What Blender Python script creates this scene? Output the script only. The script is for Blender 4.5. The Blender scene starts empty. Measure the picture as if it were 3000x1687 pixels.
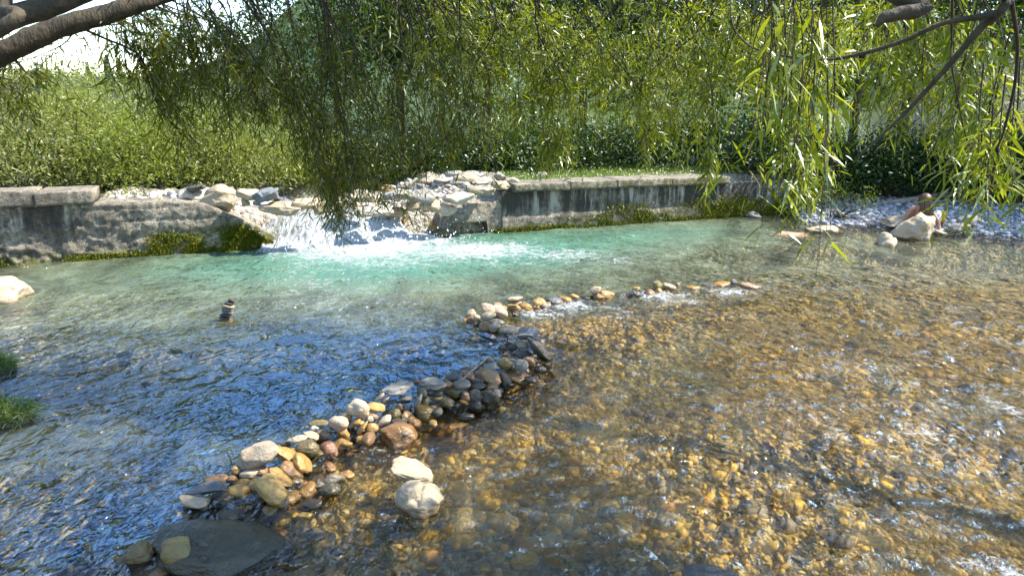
import bpy, bmesh, math, random
import numpy as np
from mathutils import Vector, Matrix

# ------------------------------------------------------------------ camera, sky, sun, exposure
scene = bpy.context.scene
R = math.radians
CAM_H = 2.2
PITCH = R(14.5)
FPX = 2183.0                      # focal length in photo pixels (3000 wide)
cam_data = bpy.data.cameras.new('camera')
cam_data.sensor_width = 36.0
cam_data.lens = 36.0 * FPX / 3000.0
cam_data.clip_start = 0.05
cam_data.clip_end = 3000.0
cam = bpy.data.objects.new('camera', cam_data)
scene.collection.objects.link(cam)
cam.location = (0, 0, CAM_H)
cam.rotation_euler = (math.pi / 2 - PITCH, 0, 0)
scene.camera = cam

SUN_AZ, SUN_EL = R(85), R(51)     # azimuth clockwise from +Y
SUN = np.array([math.sin(SUN_AZ) * math.cos(SUN_EL), math.cos(SUN_AZ) * math.cos(SUN_EL), math.sin(SUN_EL)])
world = bpy.data.worlds.new('World')
scene.world = world
world.use_nodes = True
wn = world.node_tree.nodes
bg = wn['Background']
sky = wn.new('ShaderNodeTexSky')
sky.sky_type = 'NISHITA'
sky.sun_disc = False
sky.sun_elevation = SUN_EL
sky.sun_rotation = SUN_AZ
sky.altitude = 500
sky.air_density = 1.0
sky.dust_density = 0.1
sky.ozone_density = 1.0
world.node_tree.links.new(sky.outputs[0], bg.inputs[0])
bg.inputs[1].default_value = 0.15
sun_data = bpy.data.lights.new('sun', 'SUN')
sun_data.energy = 4.0
sun_data.angle = R(0.55)
sun_data.color = (1.0, 0.93, 0.82)
sun = bpy.data.objects.new('sun', sun_data)
scene.collection.objects.link(sun)
sun.rotation_euler = Vector(SUN).to_track_quat('Z', 'Y').to_euler()
sun.location = (20, 5, 30)

vs = scene.view_settings
vs.view_transform = 'Standard'
vs.look = 'None'
vs.exposure = 1.9
vs.gamma = 1.0
vs.use_curve_mapping = False
cy = scene.cycles
cy.max_bounces = 8
cy.diffuse_bounces = 3
cy.glossy_bounces = 3
cy.transmission_bounces = 6
cy.transparent_max_bounces = 12
cy.caustics_reflective = False
cy.caustics_refractive = False
cy.sample_clamp_indirect = 4.0
cy.use_denoising = True

rng = np.random.default_rng(7)
COL = scene.collection

# ------------------------------------------------------------------ helpers: pixels, noise
CP, SP = math.cos(PITCH), math.sin(PITCH)
def ray(px, py):
    u = (px - 1500.0) / FPX
    v = (843.5 - py) / FPX
    return np.array([u, CP + v * SP, -SP + v * CP])
def W(px, py, z=0.0):
    """point of the plane at height z seen at a pixel"""
    d = ray(px, py)
    t = (z - CAM_H) / d[2]
    return np.array([0, 0, CAM_H]) + d * t
def P(px, py, Y):
    """point at ground distance Y seen at a pixel"""
    d = ray(px, py)
    return np.array([0, 0, CAM_H]) + d * (Y / d[1])
def proj(p):
    p = np.atleast_2d(p)
    q = p - np.array([0, 0, CAM_H])
    f = q[:, 1] * CP - q[:, 2] * SP
    upc = q[:, 1] * SP + q[:, 2] * CP
    f = np.where(np.abs(f) < 1e-4, 1e-4, f)
    return np.stack([1500 + FPX * q[:, 0] / f, 843.5 - FPX * upc / f, f], 1)

def _hash(ix, iy, iz, seed):
    with np.errstate(over='ignore'):
        h = (ix.astype(np.uint32) * np.uint32(374761393) + iy.astype(np.uint32) * np.uint32(668265263)
             + iz.astype(np.uint32) * np.uint32(2147483647 & 1274126177) + np.uint32(seed * 7919 + 13))
        h = (h ^ (h >> np.uint32(13))) * np.uint32(1274126177)
        h = (h ^ (h >> np.uint32(16))) * np.uint32(2246822519)
        h = h ^ (h >> np.uint32(15))
    return h.astype(np.float64) / 4294967295.0
def vnoise(p, seed=0):
    p = np.asarray(p, float)
    i = np.floor(p).astype(np.int64)
    f = p - i
    f = f * f * f * (f * (f * 6 - 15) + 10)
    r = 0
    for dx in (0, 1):
        wx = f[:, 0] if dx else 1 - f[:, 0]
        for dy in (0, 1):
            wy = f[:, 1] if dy else 1 - f[:, 1]
            for dz in (0, 1):
                wz = f[:, 2] if dz else 1 - f[:, 2]
                r = r + wx * wy * wz * _hash(i[:, 0] + dx, i[:, 1] + dy, i[:, 2] + dz, seed)
    return r * 2 - 1
def fbm(p, octv=4, seed=0, lac=2.03, gain=0.5):
    p = np.asarray(p, float)
    a, s, n = 1.0, 0.0, 0.0
    for k in range(octv):
        s = s + a * vnoise(p * (lac ** k) + 17.3 * k, seed + k)
        n += a
        a *= gain
    return s / n
def sm(a, b, x):
    t = np.clip((x - a) / (b - a), 0, 1)
    return t * t * (3 - 2 * t)
def nrm(v):
    return v / np.maximum(np.linalg.norm(v, axis=-1, keepdims=True), 1e-9)

# ------------------------------------------------------------------ helpers: objects
def tag(o, label=None, cat=None, group=None, kind=None):
    if label: o['label'] = label
    if cat: o['category'] = cat
    if group: o['group'] = group
    if kind: o['kind'] = kind
    return o
def mesh(name, V, F, attrs=None, smooth=True):
    V = np.ascontiguousarray(V, dtype=np.float32)
    me = bpy.data.meshes.new(name)
    if isinstance(F, np.ndarray):
        Fs = [F]
    else:
        Fs = [np.asarray(f) for f in F if len(f)]
    me.vertices.add(len(V))
    me.vertices.foreach_set('co', V.ravel())
    nl = sum(f.size for f in Fs)
    npoly = sum(len(f) for f in Fs)
    me.loops.add(nl)
    me.loops.foreach_set('vertex_index', np.concatenate([f.ravel() for f in Fs]).astype(np.int32))
    me.polygons.add(npoly)
    tot = np.concatenate([np.full(len(f), f.shape[1]) for f in Fs])
    start = np.concatenate([[0], np.cumsum(tot)[:-1]]).astype(np.int32)
    me.polygons.foreach_set('loop_start', start)
    me.update(calc_edges=True)
    me.validate()
    me.polygons.foreach_set('use_smooth', np.full(len(me.polygons), smooth))
    for k, a in (attrs or {}).items():
        a = np.asarray(a, np.float32)
        if a.ndim == 1:
            me.attributes.new(k, 'FLOAT', 'POINT').data.foreach_set('value', a)
        else:
            if a.shape[1] == 3:
                a = np.concatenate([a, np.ones((len(a), 1), np.float32)], 1)
            me.attributes.new(k, 'FLOAT_COLOR', 'POINT').data.foreach_set('color', np.ascontiguousarray(a).ravel())
    return me
def obj(name, V, F, mat, parent=None, origin=None, attrs=None, smooth=True, color=None):
    """one mesh object from world coordinates; origin defaults to its base centre"""
    V = np.asarray(V, float)
    if origin is None:
        if parent is not None:
            origin = np.array(parent['_o'])
        else:
            origin = np.array([(V[:, 0].min() + V[:, 0].max()) / 2, (V[:, 1].min() + V[:, 1].max()) / 2, V[:, 2].min()])
    origin = np.asarray(origin, float)
    me = mesh(name, V - origin, F, attrs, smooth)
    o = bpy.data.objects.new(name, me)
    COL.objects.link(o)
    if mat: me.materials.append(mat)
    if parent is not None:
        o.parent = parent
        o.location = origin - np.array(parent['_o'])
    else:
        o.location = origin
    o['_o'] = [float(c) for c in origin]
    if color is not None: o.color = color
    return o
def empty(name, loc):
    o = bpy.data.objects.new(name, None)
    COL.objects.link(o)
    o.location = loc
    o['_o'] = [float(c) for c in loc]
    o.empty_display_size = 0.1
    return o

def grid_faces(nu, nv):
    a = np.arange(nu * nv).reshape(nu, nv)
    return np.stack([a[:-1, :-1], a[1:, :-1], a[1:, 1:], a[:-1, 1:]], -1).reshape(-1, 4)
def catmull(pts, n):
    pts = np.asarray(pts, float)
    if len(pts) == 2:
        t = np.linspace(0, 1, n)[:, None]
        return pts[0] * (1 - t) + pts[1] * t
    q = np.vstack([2 * pts[0] - pts[1], pts, 2 * pts[-1] - pts[-2]])
    t = np.linspace(0, len(pts) - 1 - 1e-6, n)
    i = np.floor(t).astype(int)
    f = (t - i)[:, None]
    p0, p1, p2, p3 = q[i], q[i + 1], q[i + 2], q[i + 3]
    return 0.5 * ((2 * p1) + (-p0 + p2) * f + (2 * p0 - 5 * p1 + 4 * p2 - p3) * f ** 2 + (-p0 + 3 * p1 - 3 * p2 + p3) * f ** 3)
def tube(pts, rad, sides=8, bump=0.0, seed=0):
    pts = np.asarray(pts, float)
    n = len(pts)
    rad = np.broadcast_to(np.asarray(rad, float), (n,)) if np.ndim(rad) == 0 else np.interp(np.linspace(0, 1, n), np.linspace(0, 1, len(rad)), rad)
    tan = nrm(np.gradient(pts, axis=0))
    ref = np.array([0.0, 0.0, 1.0]) if abs(tan[0][2]) < 0.8 else np.array([1.0, 0, 0])
    u = nrm(np.cross(tan, ref)); v = np.cross(tan, u)
    a = np.linspace(0, 2 * np.pi, sides, endpoint=False)
    ring = u[:, None, :] * np.cos(a)[None, :, None] + v[:, None, :] * np.sin(a)[None, :, None]
    V = pts[:, None, :] + ring * rad[:, None, None]
    if bump:
        nz = fbm(V.reshape(-1, 3) * (0.9 / max(rad.max(), 1e-4)), 3, seed).reshape(n, sides, 1)
        V = V + ring * rad[:, None, None] * nz * bump
    V = V.reshape(-1, 3)
    idx = np.arange(n * sides).reshape(n, sides)
    q = np.stack([idx[:-1], idx[1:], np.roll(idx[1:], -1, 1), np.roll(idx[:-1], -1, 1)], -1).reshape(-1, 4)
    V = np.vstack([V, pts[0], pts[-1]])
    c0, c1 = n * sides, n * sides + 1
    t0 = np.stack([np.full(sides, c0), idx[0], np.roll(idx[0], -1)], -1)
    t1 = np.stack([np.full(sides, c1), np.roll(idx[-1], -1), idx[-1]], -1)
    return V, [q, np.vstack([t0, t1])]
_ico = {}
def ico(sub):
    if sub not in _ico:
        bm = bmesh.new()
        bmesh.ops.create_icosphere(bm, subdivisions=sub, radius=1.0)
        bm.verts.ensure_lookup_table()
        V = np.array([v.co[:] for v in bm.verts]); F = np.array([[v.index for v in f.verts] for f in bm.faces])
        bm.free()
        _ico[sub] = (V, F)
    return _ico[sub]

# ------------------------------------------------------------------ materials
def mat_new(name):
    m = bpy.data.materials.new(name)
    m.use_nodes = True
    nt = m.node_tree
    nt.nodes.clear()
    return m, nt
class NB:
    """small node builder"""
    def __init__(s, nt): s.nt = nt
    def n(s, t, **kw):
        nd = s.nt.nodes.new('ShaderNode' + t)
        for k, v in kw.items():
            setattr(nd, k, v)
        return nd
    def l(s, a, b): s.nt.links.new(a, b)
    def put(s, sock, v):
        if hasattr(v, 'is_output') or isinstance(v, bpy.types.NodeSocket): s.l(v, sock)
        else: sock.default_value = v
    def math(s, op, a, b=None, clamp=False):
        nd = s.n('Math', operation=op, use_clamp=clamp)
        s.put(nd.inputs[0], a)
        if b is not None: s.put(nd.inputs[1], b)
        return nd.outputs[0]
    def mix(s, f, a, b, blend='MIX'):
        nd = s.n('Mix', data_type='RGBA', blend_type=blend)
        s.put(nd.inputs[0], f)
        for sock, v in ((nd.inputs[6], a), (nd.inputs[7], b)):
            if isinstance(v, tuple) and len(v) == 3: v = v + (1,)
            s.put(sock, v)
        return nd.outputs[2]
    def ramp(s, f, lo, hi, a=0.0, b=1.0):
        nd = s.n('MapRange', interpolation_type='SMOOTHSTEP')
        s.put(nd.inputs[0], f)
        for i, v in enumerate((lo, hi, a, b)): s.put(nd.inputs[i + 1], v)
        return nd.outputs[0]
    def noise(s, vec, scale, detail=4, rough=0.55, dist=0.0):
        nd = s.n('TexNoise')
        if vec is not None: s.l(vec, nd.inputs['Vector'])
        s.put(nd.inputs['Scale'], scale)
        nd.inputs['Detail'].default_value = detail
        nd.inputs['Roughness'].default_value = rough
        nd.inputs['Distortion'].default_value = dist
        return nd.outputs[0]
    def mapping(s, vec, scale=(1, 1, 1), rot=(0, 0, 0)):
        nd = s.n('Mapping')
        s.l(vec, nd.inputs[0])
        nd.inputs['Scale'].default_value = scale
        nd.inputs['Rotation'].default_value = rot
        return nd.outputs[0]
    def attr(s, name, out='Fac'):
        nd = s.n('Attribute', attribute_name=name)
        return nd.outputs[out]
    def pos(s): return s.n('NewGeometry').outputs['Position']
    def bump(s, h, strength=0.5, dist=0.02, normal=None):
        nd = s.n('Bump')
        s.put(nd.inputs['Strength'], strength)
        s.put(nd.inputs['Distance'], dist)
        s.l(h, nd.inputs['Height'])
        if normal is not None: s.l(normal, nd.inputs['Normal'])
        return nd.outputs[0]
    def mixs(s, f, a, b):
        nd = s.n('MixShader')
        s.put(nd.inputs[0], f); s.l(a, nd.inputs[1]); s.l(b, nd.inputs[2])
        return nd.outputs[0]
    def out(s, sh):
        o = s.n('OutputMaterial'); s.l(sh, o.inputs[0])
    def princ(s, color, rough=0.7, normal=None, spec=0.4, **kw):
        p = s.n('BsdfPrincipled')
        if isinstance(color, tuple) and len(color) == 3: color = color + (1,)
        s.put(p.inputs['Base Color'], color)
        s.put(p.inputs['Roughness'], rough)
        s.put(p.inputs['Specular IOR Level'], spec)
        if normal is not None: s.l(normal, p.inputs['Normal'])
        for k, v in kw.items(): s.put(p.inputs[k], v)
        return p.outputs[0]

def m_leaf(name, c1, c2, c3, trans=0.45, gloss=0.35):
    m, nt = mat_new(name); b = NB(nt)
    r = b.attr('rnd')
    col = b.mix(b.ramp(r, 0.0, 0.55), c1, c2)
    col = b.mix(b.ramp(r, 0.72, 1.0), col, c3)
    dif = b.n('BsdfDiffuse'); b.put(dif.inputs[0], col)
    tr = b.n('BsdfTranslucent')
    tc = b.mix(1.0, col, (1.35, 1.25, 0.45, 1), 'MULTIPLY')
    b.put(tr.inputs[0], tc)
    s = b.mixs(trans, dif.outputs[0], tr.outputs[0])
    gl = b.n('BsdfGlossy'); gl.inputs['Roughness'].default_value = 0.5
    gl.inputs[0].default_value = (0.9, 0.95, 0.9, 1)
    fr = b.n('Fresnel'); fr.inputs[0].default_value = 1.45
    s = b.mixs(b.math('MULTIPLY', fr.outputs[0], gloss * 0.8), s, gl.outputs[0])
    b.out(s)
    return m
def m_bark(name, c1, c2, scale=14):
    m, nt = mat_new(name); b = NB(nt)
    tc = b.n('TexCoord').outputs['Object']
    n1 = b.noise(tc, scale, 5, 0.6)
    n2 = b.noise(b.mapping(tc, (1, 1, 0.35)), scale * 3, 4, 0.6)
    col = b.mix(b.ramp(n1, 0.35, 0.65), c1, c2)
    col = b.mix(b.ramp(n2, 0.5, 0.75, 0, 0.5), col, (0.05, 0.06, 0.02))
    b.out(b.princ(col, 0.85, b.bump(n2, 0.8, 0.02)))
    return m
def m_stone(name):
    """object colour is the dry colour, its alpha how wet the whole stone is"""
    m, nt = mat_new(name); b = NB(nt)
    oi = b.n('ObjectInfo')
    tc = b.n('TexCoord').outputs['Object']
    rv = b.n('VectorMath', operation='ADD'); b.l(tc, rv.inputs[0])
    sc = b.n('VectorMath', operation='SCALE'); sc.inputs['Scale'].default_value = 37.0
    cmb = b.n('CombineXYZ'); b.l(oi.outputs['Random'], cmb.inputs[0]); b.l(oi.outputs['Random'], cmb.inputs[2])
    b.l(cmb.outputs[0], sc.inputs[0]); b.l(sc.outputs[0], rv.inputs[1])
    v = rv.outputs[0]
    n1 = b.noise(v, 9, 5, 0.6); n2 = b.noise(v, 46, 4, 0.65); n3 = b.noise(b.mapping(v, (1, 1, 4), (0.5, 0.3, 0)), 12, 3, 0.6)
    col = b.mix(b.ramp(n1, 0.38, 0.68, 0, 0.65), oi.outputs['Color'], b.mix(1.0, oi.outputs['Color'], (1.25, 1.08, 0.82, 1), 'MULTIPLY'))
    col = b.mix(b.ramp(n3, 0.5, 0.72, 0, 0.45), col, b.mix(1.0, oi.outputs['Color'], (0.55, 0.55, 0.58, 1), 'MULTIPLY'))
    col = b.mix(b.ramp(n2, 0.58, 0.72, 0, 0.4), col, b.mix(1.0, oi.outputs['Color'], (0.45, 0.42, 0.4, 1), 'MULTIPLY'))
    sx = b.n('SeparateXYZ'); b.l(b.pos(), sx.inputs[0])
    zz = b.math('ADD', sx.outputs[2], b.math('MULTIPLY', b.math('SUBTRACT', n1, 0.5), 0.06))
    wet = b.ramp(zz, 0.02, 0.055, 1.0, 0.0)
    wet = b.math('MAXIMUM', wet, oi.outputs['Alpha'])
    wcol = b.mix(1.0, col, (0.60, 0.51, 0.38, 1), 'MULTIPLY')
    col = b.mix(wet, col, wcol)
    rough = b.math('MULTIPLY_ADD', wet, -0.62)
    rough.node.inputs[2].default_value = 0.84
    h = b.math('ADD', b.math('ADD', b.math('MULTIPLY', n2, 0.6), n1), b.math('MULTIPLY', n3, 0.8))
    b.out(b.princ(col, rough, b.bump(h, 0.7, 0.02), 0.5))
    return m
def m_concrete(name):
    m, nt = mat_new(name); b = NB(nt)
    p = b.pos()
    n1 = b.noise(p, 2.2, 5, 0.65); n2 = b.noise(p, 17, 5, 0.7); n3 = b.noise(b.mapping(p, (2.6, 2.6, 0.28)), 3.2, 4, 0.6)
    n4 = b.noise(p, 70, 3, 0.6)
    col = b.mix(b.ramp(n1, 0.36, 0.66), (0.22, 0.19, 0.145), (0.38, 0.335, 0.255))
    col = b.mix(b.ramp(n2, 0.44, 0.66, 0, 0.85), col, (0.085, 0.08, 0.068))
    st = b.attr('stain_shade')  # stains together with painted shade
    dark = b.math('MULTIPLY', st, b.ramp(b.math('ADD', b.math('MULTIPLY', n3, 0.6), b.math('MULTIPLY', n1, 0.4)), 0.36, 0.64, 1, 0.1))
    col = b.mix(dark, col, (0.05, 0.046, 0.036))
    lime = b.math('MULTIPLY', b.attr('lime'), b.ramp(n3, 0.52, 0.66))
    col = b.mix(lime, col, (0.42, 0.40, 0.33))
    mo = b.math('MULTIPLY', b.attr('moss'), b.ramp(n2, 0.42, 0.58))
    col = b.mix(mo, col, (0.10, 0.11, 0.012))
    h = b.math('ADD', n2, b.math('MULTIPLY', n4, 0.35))
    b.out(b.princ(col, 0.9, b.bump(h, 1.0, 0.06), 0.25))
    return m
def m_vcol(name, rough=0.85, bscale=40, bstr=0.5, vor=None, spec=0.3):
    """base colour from the vertex colour, broken up by noise and, where asked, pebble cells"""
    m, nt = mat_new(name); b = NB(nt)
    p = b.pos()
    col = b.attr('col', 'Color')
    n1 = b.noise(p, bscale * 0.25, 5, 0.6)
    n2 = b.noise(p, bscale, 4, 0.65)
    col = b.mix(b.ramp(n1, 0.35, 0.7, 0, 0.45), col, b.mix(1.0, col, (0.62, 0.6, 0.56, 1), 'MULTIPLY'))
    h = n2
    if vor:
        v = b.n('TexVoronoi'); b.l(b.mapping(p, (1, 1.0, 1)), v.inputs['Vector']); v.inputs['Scale'].default_value = vor
        v2 = b.n('TexVoronoi'); b.l(p, v2.inputs['Vector']); v2.inputs['Scale'].default_value = vor * 2.3
        sx = b.n('SeparateColor'); b.l(v.outputs['Color'], sx.inputs[0])
        col = b.mix(b.ramp(sx.outputs[0], 0.0, 1.0, 0, 0.8), col, b.mix(1.0, col, (0.32, 0.30, 0.28, 1), 'MULTIPLY'))
        col = b.mix(b.ramp(sx.outputs[1], 0.7, 1.0, 0, 0.55), col, b.mix(1.0, col, (1.7, 1.55, 1.3, 1), 'MULTIPLY'))
        h = b.math('SUBTRACT', b.math('MULTIPLY', n2, 0.15), b.math('ADD', v.outputs[0], b.math('MULTIPLY', v2.outputs[0], 0.5)))
        b.out(b.princ(col, rough, b.bump(h, bstr, 0.05), spec))
    else:
        b.out(b.princ(col, rough, b.bump(h, bstr, 0.01), spec))
    return m
def m_plain(name, c, rough=0.7, c2=None, scale=30, bstr=0.3, spec=0.4):
    m, nt = mat_new(name); b = NB(nt)
    tc = b.n('TexCoord').outputs['Object']
    n = b.noise(tc, scale, 4, 0.6)
    c2 = c2 or tuple(x * 0.6 for x in c)
    b.out(b.princ(b.mix(b.ramp(n, 0.35, 0.65), c, c2), rough, b.bump(n, bstr, 0.01), spec))
    return m
def m_water(name, streak=False):
    m, nt = mat_new(name); b = NB(nt)
    p = b.pos()
    dep = b.attr('depth'); foam = b.attr('foam'); chop = b.attr('chop')
    # ripples stretched across the flow
    pm = b.mapping(p, (1.0, 0.62, 1.0), (0, 0, 0.35))
    r1 = b.noise(pm, 4.6, 2, 0.5, 0.9)
    r2 = b.noise(pm, 13.0, 2, 0.5, 0.5)
    r3 = b.noise(pm, 60.0, 2, 0.6)
    hh = b.math('ADD', b.math('ADD', b.math('MULTIPLY', r1, 1.0), b.math('MULTIPLY', r2, 0.36)),
                b.math('MULTIPLY', r3, b.ramp(chop, 0.7, 1.3, 0.02, 0.34)))
    hh = b.math('MULTIPLY', hh, chop)
    nrmv = b.bump(hh, 1.0, 0.20)
    fr = b.n('Fresnel'); b.l(b.math('ADD', 1.50, b.math('MULTIPLY', b.attr('sky_sheen'), 1.6)), fr.inputs[0]); b.l(nrmv, fr.inputs['Normal'])  # reflectance raised on the pool to strengthen the sky reflection
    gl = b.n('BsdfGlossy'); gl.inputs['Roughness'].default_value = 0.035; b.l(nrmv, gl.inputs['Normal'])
    b.put(gl.inputs[0], b.mix(b.attr('sky_sheen'), (1.0, 1.0, 1.0), (0.50, 0.75, 1.0)))  # blue sky reflection painted into the gloss colour of the pool
    tint = b.mix(b.ramp(dep, 0.0, 1.3), (0.98, 0.93, 0.80), (0.34, 0.60, 0.46))
    tp = b.n('BsdfTransparent'); b.put(tp.inputs[0], tint)
    rf = b.n('BsdfRefraction'); b.put(rf.inputs[0], tint); rf.inputs['IOR'].default_value = 1.2
    rf.inputs['Roughness'].default_value = 0.0; b.l(nrmv, rf.inputs['Normal'])
    body = b.mixs(0.22, tp.outputs[0], rf.outputs[0])
    tb = b.n('BsdfDiffuse')
    b.put(tb.inputs[0], b.mix(b.ramp(dep, 0.25, 1.2), (0.34, 0.37, 0.24), (0.09, 0.225, 0.155)))
    tf = b.ramp(b.math('ADD', dep, b.math('MULTIPLY', b.math('SUBTRACT', b.noise(pm, 1.8, 5, 0.65, 0.8), 0.5), 1.3)), 0.05, 1.35, 0.0, 0.66)
    body = b.mixs(tf, body, tb.outputs[0])
    sh = b.mixs(fr.outputs[0], body, gl.outputs[0])
    # foam, plus painted white specks that stand in for sun glints
    pf = b.mapping(p, (1.0, 1.7, 1.0), (0, 0, 0.2))
    if streak: pf = b.mapping(p, (3.2, 0.55, 0.8), (0, 0, -0.25))
    f1 = b.noise(pf, 5.5, 5, 0.66, 1.4); f2 = b.noise(p, 38, 4, 0.7)
    wf2 = 0.10 if streak else 0.38
    fn = b.math('ADD', b.math('MULTIPLY', f1, 1.0 - wf2), b.math('MULTIPLY', f2, wf2))
    fv = b.math('ADD', foam, b.math('MULTIPLY', b.math('SUBTRACT', fn, 0.5), 3.2))
    ff = b.ramp(fv, 0.30 if streak else 0.50, 1.0)
    ff = b.math('MULTIPLY', ff, b.ramp(foam, 0.03, 0.22))
    fd = b.n('BsdfDiffuse'); fd.inputs[0].default_value = (0.66, 0.70, 0.72, 1); b.l(b.bump(fn, 1.0, 0.12), fd.inputs['Normal'])
    ft = b.n('BsdfTranslucent'); ft.inputs[0].default_value = (0.7, 0.76, 0.78, 1)
    fs = b.mixs(0.35, fd.outputs[0], ft.outputs[0])
    sh = b.mixs(ff, sh, fs)
    b.out(sh)
    return m

M = {}
M['willow'] = m_leaf('willow_leaf_shaded', (0.065, 0.082, 0.008), (0.115, 0.135, 0.013), (0.17, 0.185, 0.045), 0.5, 0.10)  # shade of the left curtain put into a darker leaf colour
M['willow_sunlit'] = m_leaf('willow_leaf_sunlit', (0.125, 0.17, 0.014), (0.20, 0.25, 0.022), (0.25, 0.28, 0.06), 0.5, 0.12)  # sunlit copy of the willow leaf, light put into its colour
M['bush'] = m_leaf('bush_leaf', (0.13, 0.165, 0.035), (0.20, 0.23, 0.06), (0.27, 0.28, 0.11), 0.42, 0.10)
M['bush2'] = m_leaf('bush_leaf_green', (0.12, 0.16, 0.03), (0.18, 0.22, 0.045), (0.24, 0.27, 0.08), 0.42, 0.08)
M['bush3'] = m_leaf('bush_leaf_silver', (0.16, 0.19, 0.065), (0.23, 0.26, 0.10), (0.31, 0.32, 0.16), 0.4, 0.12)
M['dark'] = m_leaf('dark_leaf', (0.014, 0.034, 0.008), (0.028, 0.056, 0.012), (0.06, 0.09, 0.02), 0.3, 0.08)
M['conifer'] = m_leaf('conifer_leaf', (0.010, 0.028, 0.020), (0.016, 0.04, 0.024), (0.03, 0.055, 0.03), 0.1, 0.1)
M['grass'] = m_leaf('grass_blade', (0.08, 0.14, 0.012), (0.12, 0.20, 0.018), (0.24, 0.22, 0.07), 0.4, 0.2)
M['mossleaf'] = m_leaf('moss_tuft', (0.06, 0.075, 0.006), (0.115, 0.13, 0.008), (0.20, 0.20, 0.02), 0.25, 0.05)
M['bark'] = m_bark('willow_bark', (0.028, 0.022, 0.014), (0.065, 0.05, 0.03))
M['twig'] = m_plain('twig_bark', (0.035, 0.022, 0.014), 0.8)
M['stone'] = m_stone('river_stone')
M['concrete'] = m_concrete('weathered_concrete')
M['ground'] = m_vcol('river_ground', 0.8, 60, 0.8, 17.0)
M['pebble'] = m_vcol('pebble', 0.55, 60, 0.35)
M['water'] = m_water('river_water')
M['cascade'] = m_water('cascade_water', True)
M['wood'] = m_plain('driftwood', (0.30, 0.26, 0.22), 0.85, (0.16, 0.14, 0.12), 18, 0.8)
M['stick'] = m_plain('dry_stick', (0.34, 0.27, 0.18), 0.85, (0.2, 0.15, 0.1), 40)
# ------------------------------------------------------------------ layout of the place
WA, WC = W(0, 783), W(2250, 632)
wd = nrm((WC - WA)[:2]); wnv = np.array([-wd[1], wd[0]])      # along the weir, and upstream
def SN(x, y):
    qx, qy = x - WA[0], y - WA[1]
    return qx * wd[0] + qy * wd[1], qx * wnv[0] + qy * wnv[1]
def XY(s, n):
    s = np.asarray(s, float); n = np.asarray(n, float)
    return WA[0] + s * wd[0] + n * wnv[0], WA[1] + s * wd[1] + n * wnv[1]
def XYZ(s, n, z):
    x, y = XY(s, n)
    s, n, z = np.broadcast_arrays(s, n, z)
    x = np.broadcast_to(x, s.shape); y = np.broadcast_to(y, s.shape)
    return np.stack([x, y, z], -1)
def WP(px, py, n=0.0):
    """(s, z) of the vertical plane n behind the weir face seen at a pixel"""
    d = ray(px, py)
    dn = d[0] * wnv[0] + d[1] * wnv[1]
    n0 = -WA[0] * wnv[0] - WA[1] * wnv[1]
    t = (n - n0) / dn
    p = np.array([0, 0, CAM_H]) + d * t
    return SN(p[0], p[1])[0], p[2]
DAM = np.array([W(*p)[:2] for p in [(60, 1700), (420, 1645), (640, 1510), (800, 1450), (960, 1330), (1100, 1245), (1300, 1185),
     (1480, 1112), (1570, 1030), (1480, 967), (1400, 935), (1500, 905), (1650, 882), (1800, 864), (1950, 850), (2220, 838), (3400, 815)]])
def dam_sd(x, y):
    """signed distance to the cobble dam, positive on the riffle side"""
    best = np.full(x.shape, 1e9); sg = np.zeros(x.shape)
    for a, b in zip(DAM[:-1], DAM[1:]):
        d = b - a; L2 = d @ d
        t = np.clip(((x - a[0]) * d[0] + (y - a[1]) * d[1]) / L2, 0, 1)
        ex, ey = x - a[0] - t * d[0], y - a[1] - t * d[1]
        dd = np.hypot(ex, ey)
        cr = d[0] * (y - a[1]) - d[1] * (x - a[0])
        m = dd < best
        best = np.where(m, dd, best); sg = np.where(m, np.where(cr < 0, 1.0, -1.0), sg)
    return best * sg
def level(x, y):
    """water level downstream of the weir"""
    return 0.02 - 0.045 * sm(-0.08, 0.30, dam_sd(x, y))
BEACH0, BEACH1 = W(2270, 650), W(3050, 705)
bd = nrm((BEACH1 - BEACH0)[:2]); bn = np.array([-bd[1], bd[0]])
SPOOL = WP(1080, 700)[0]
S_NL, S_NR = WP(830, 700)[0], WP(1290, 680)[0]                 # the breach in the weir
def channel(s):
    return sm(S_NL - 1.1, S_NL + 0.4, s) * (1 - sm(S_NR - 0.6, S_NR + 0.7, s))
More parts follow.
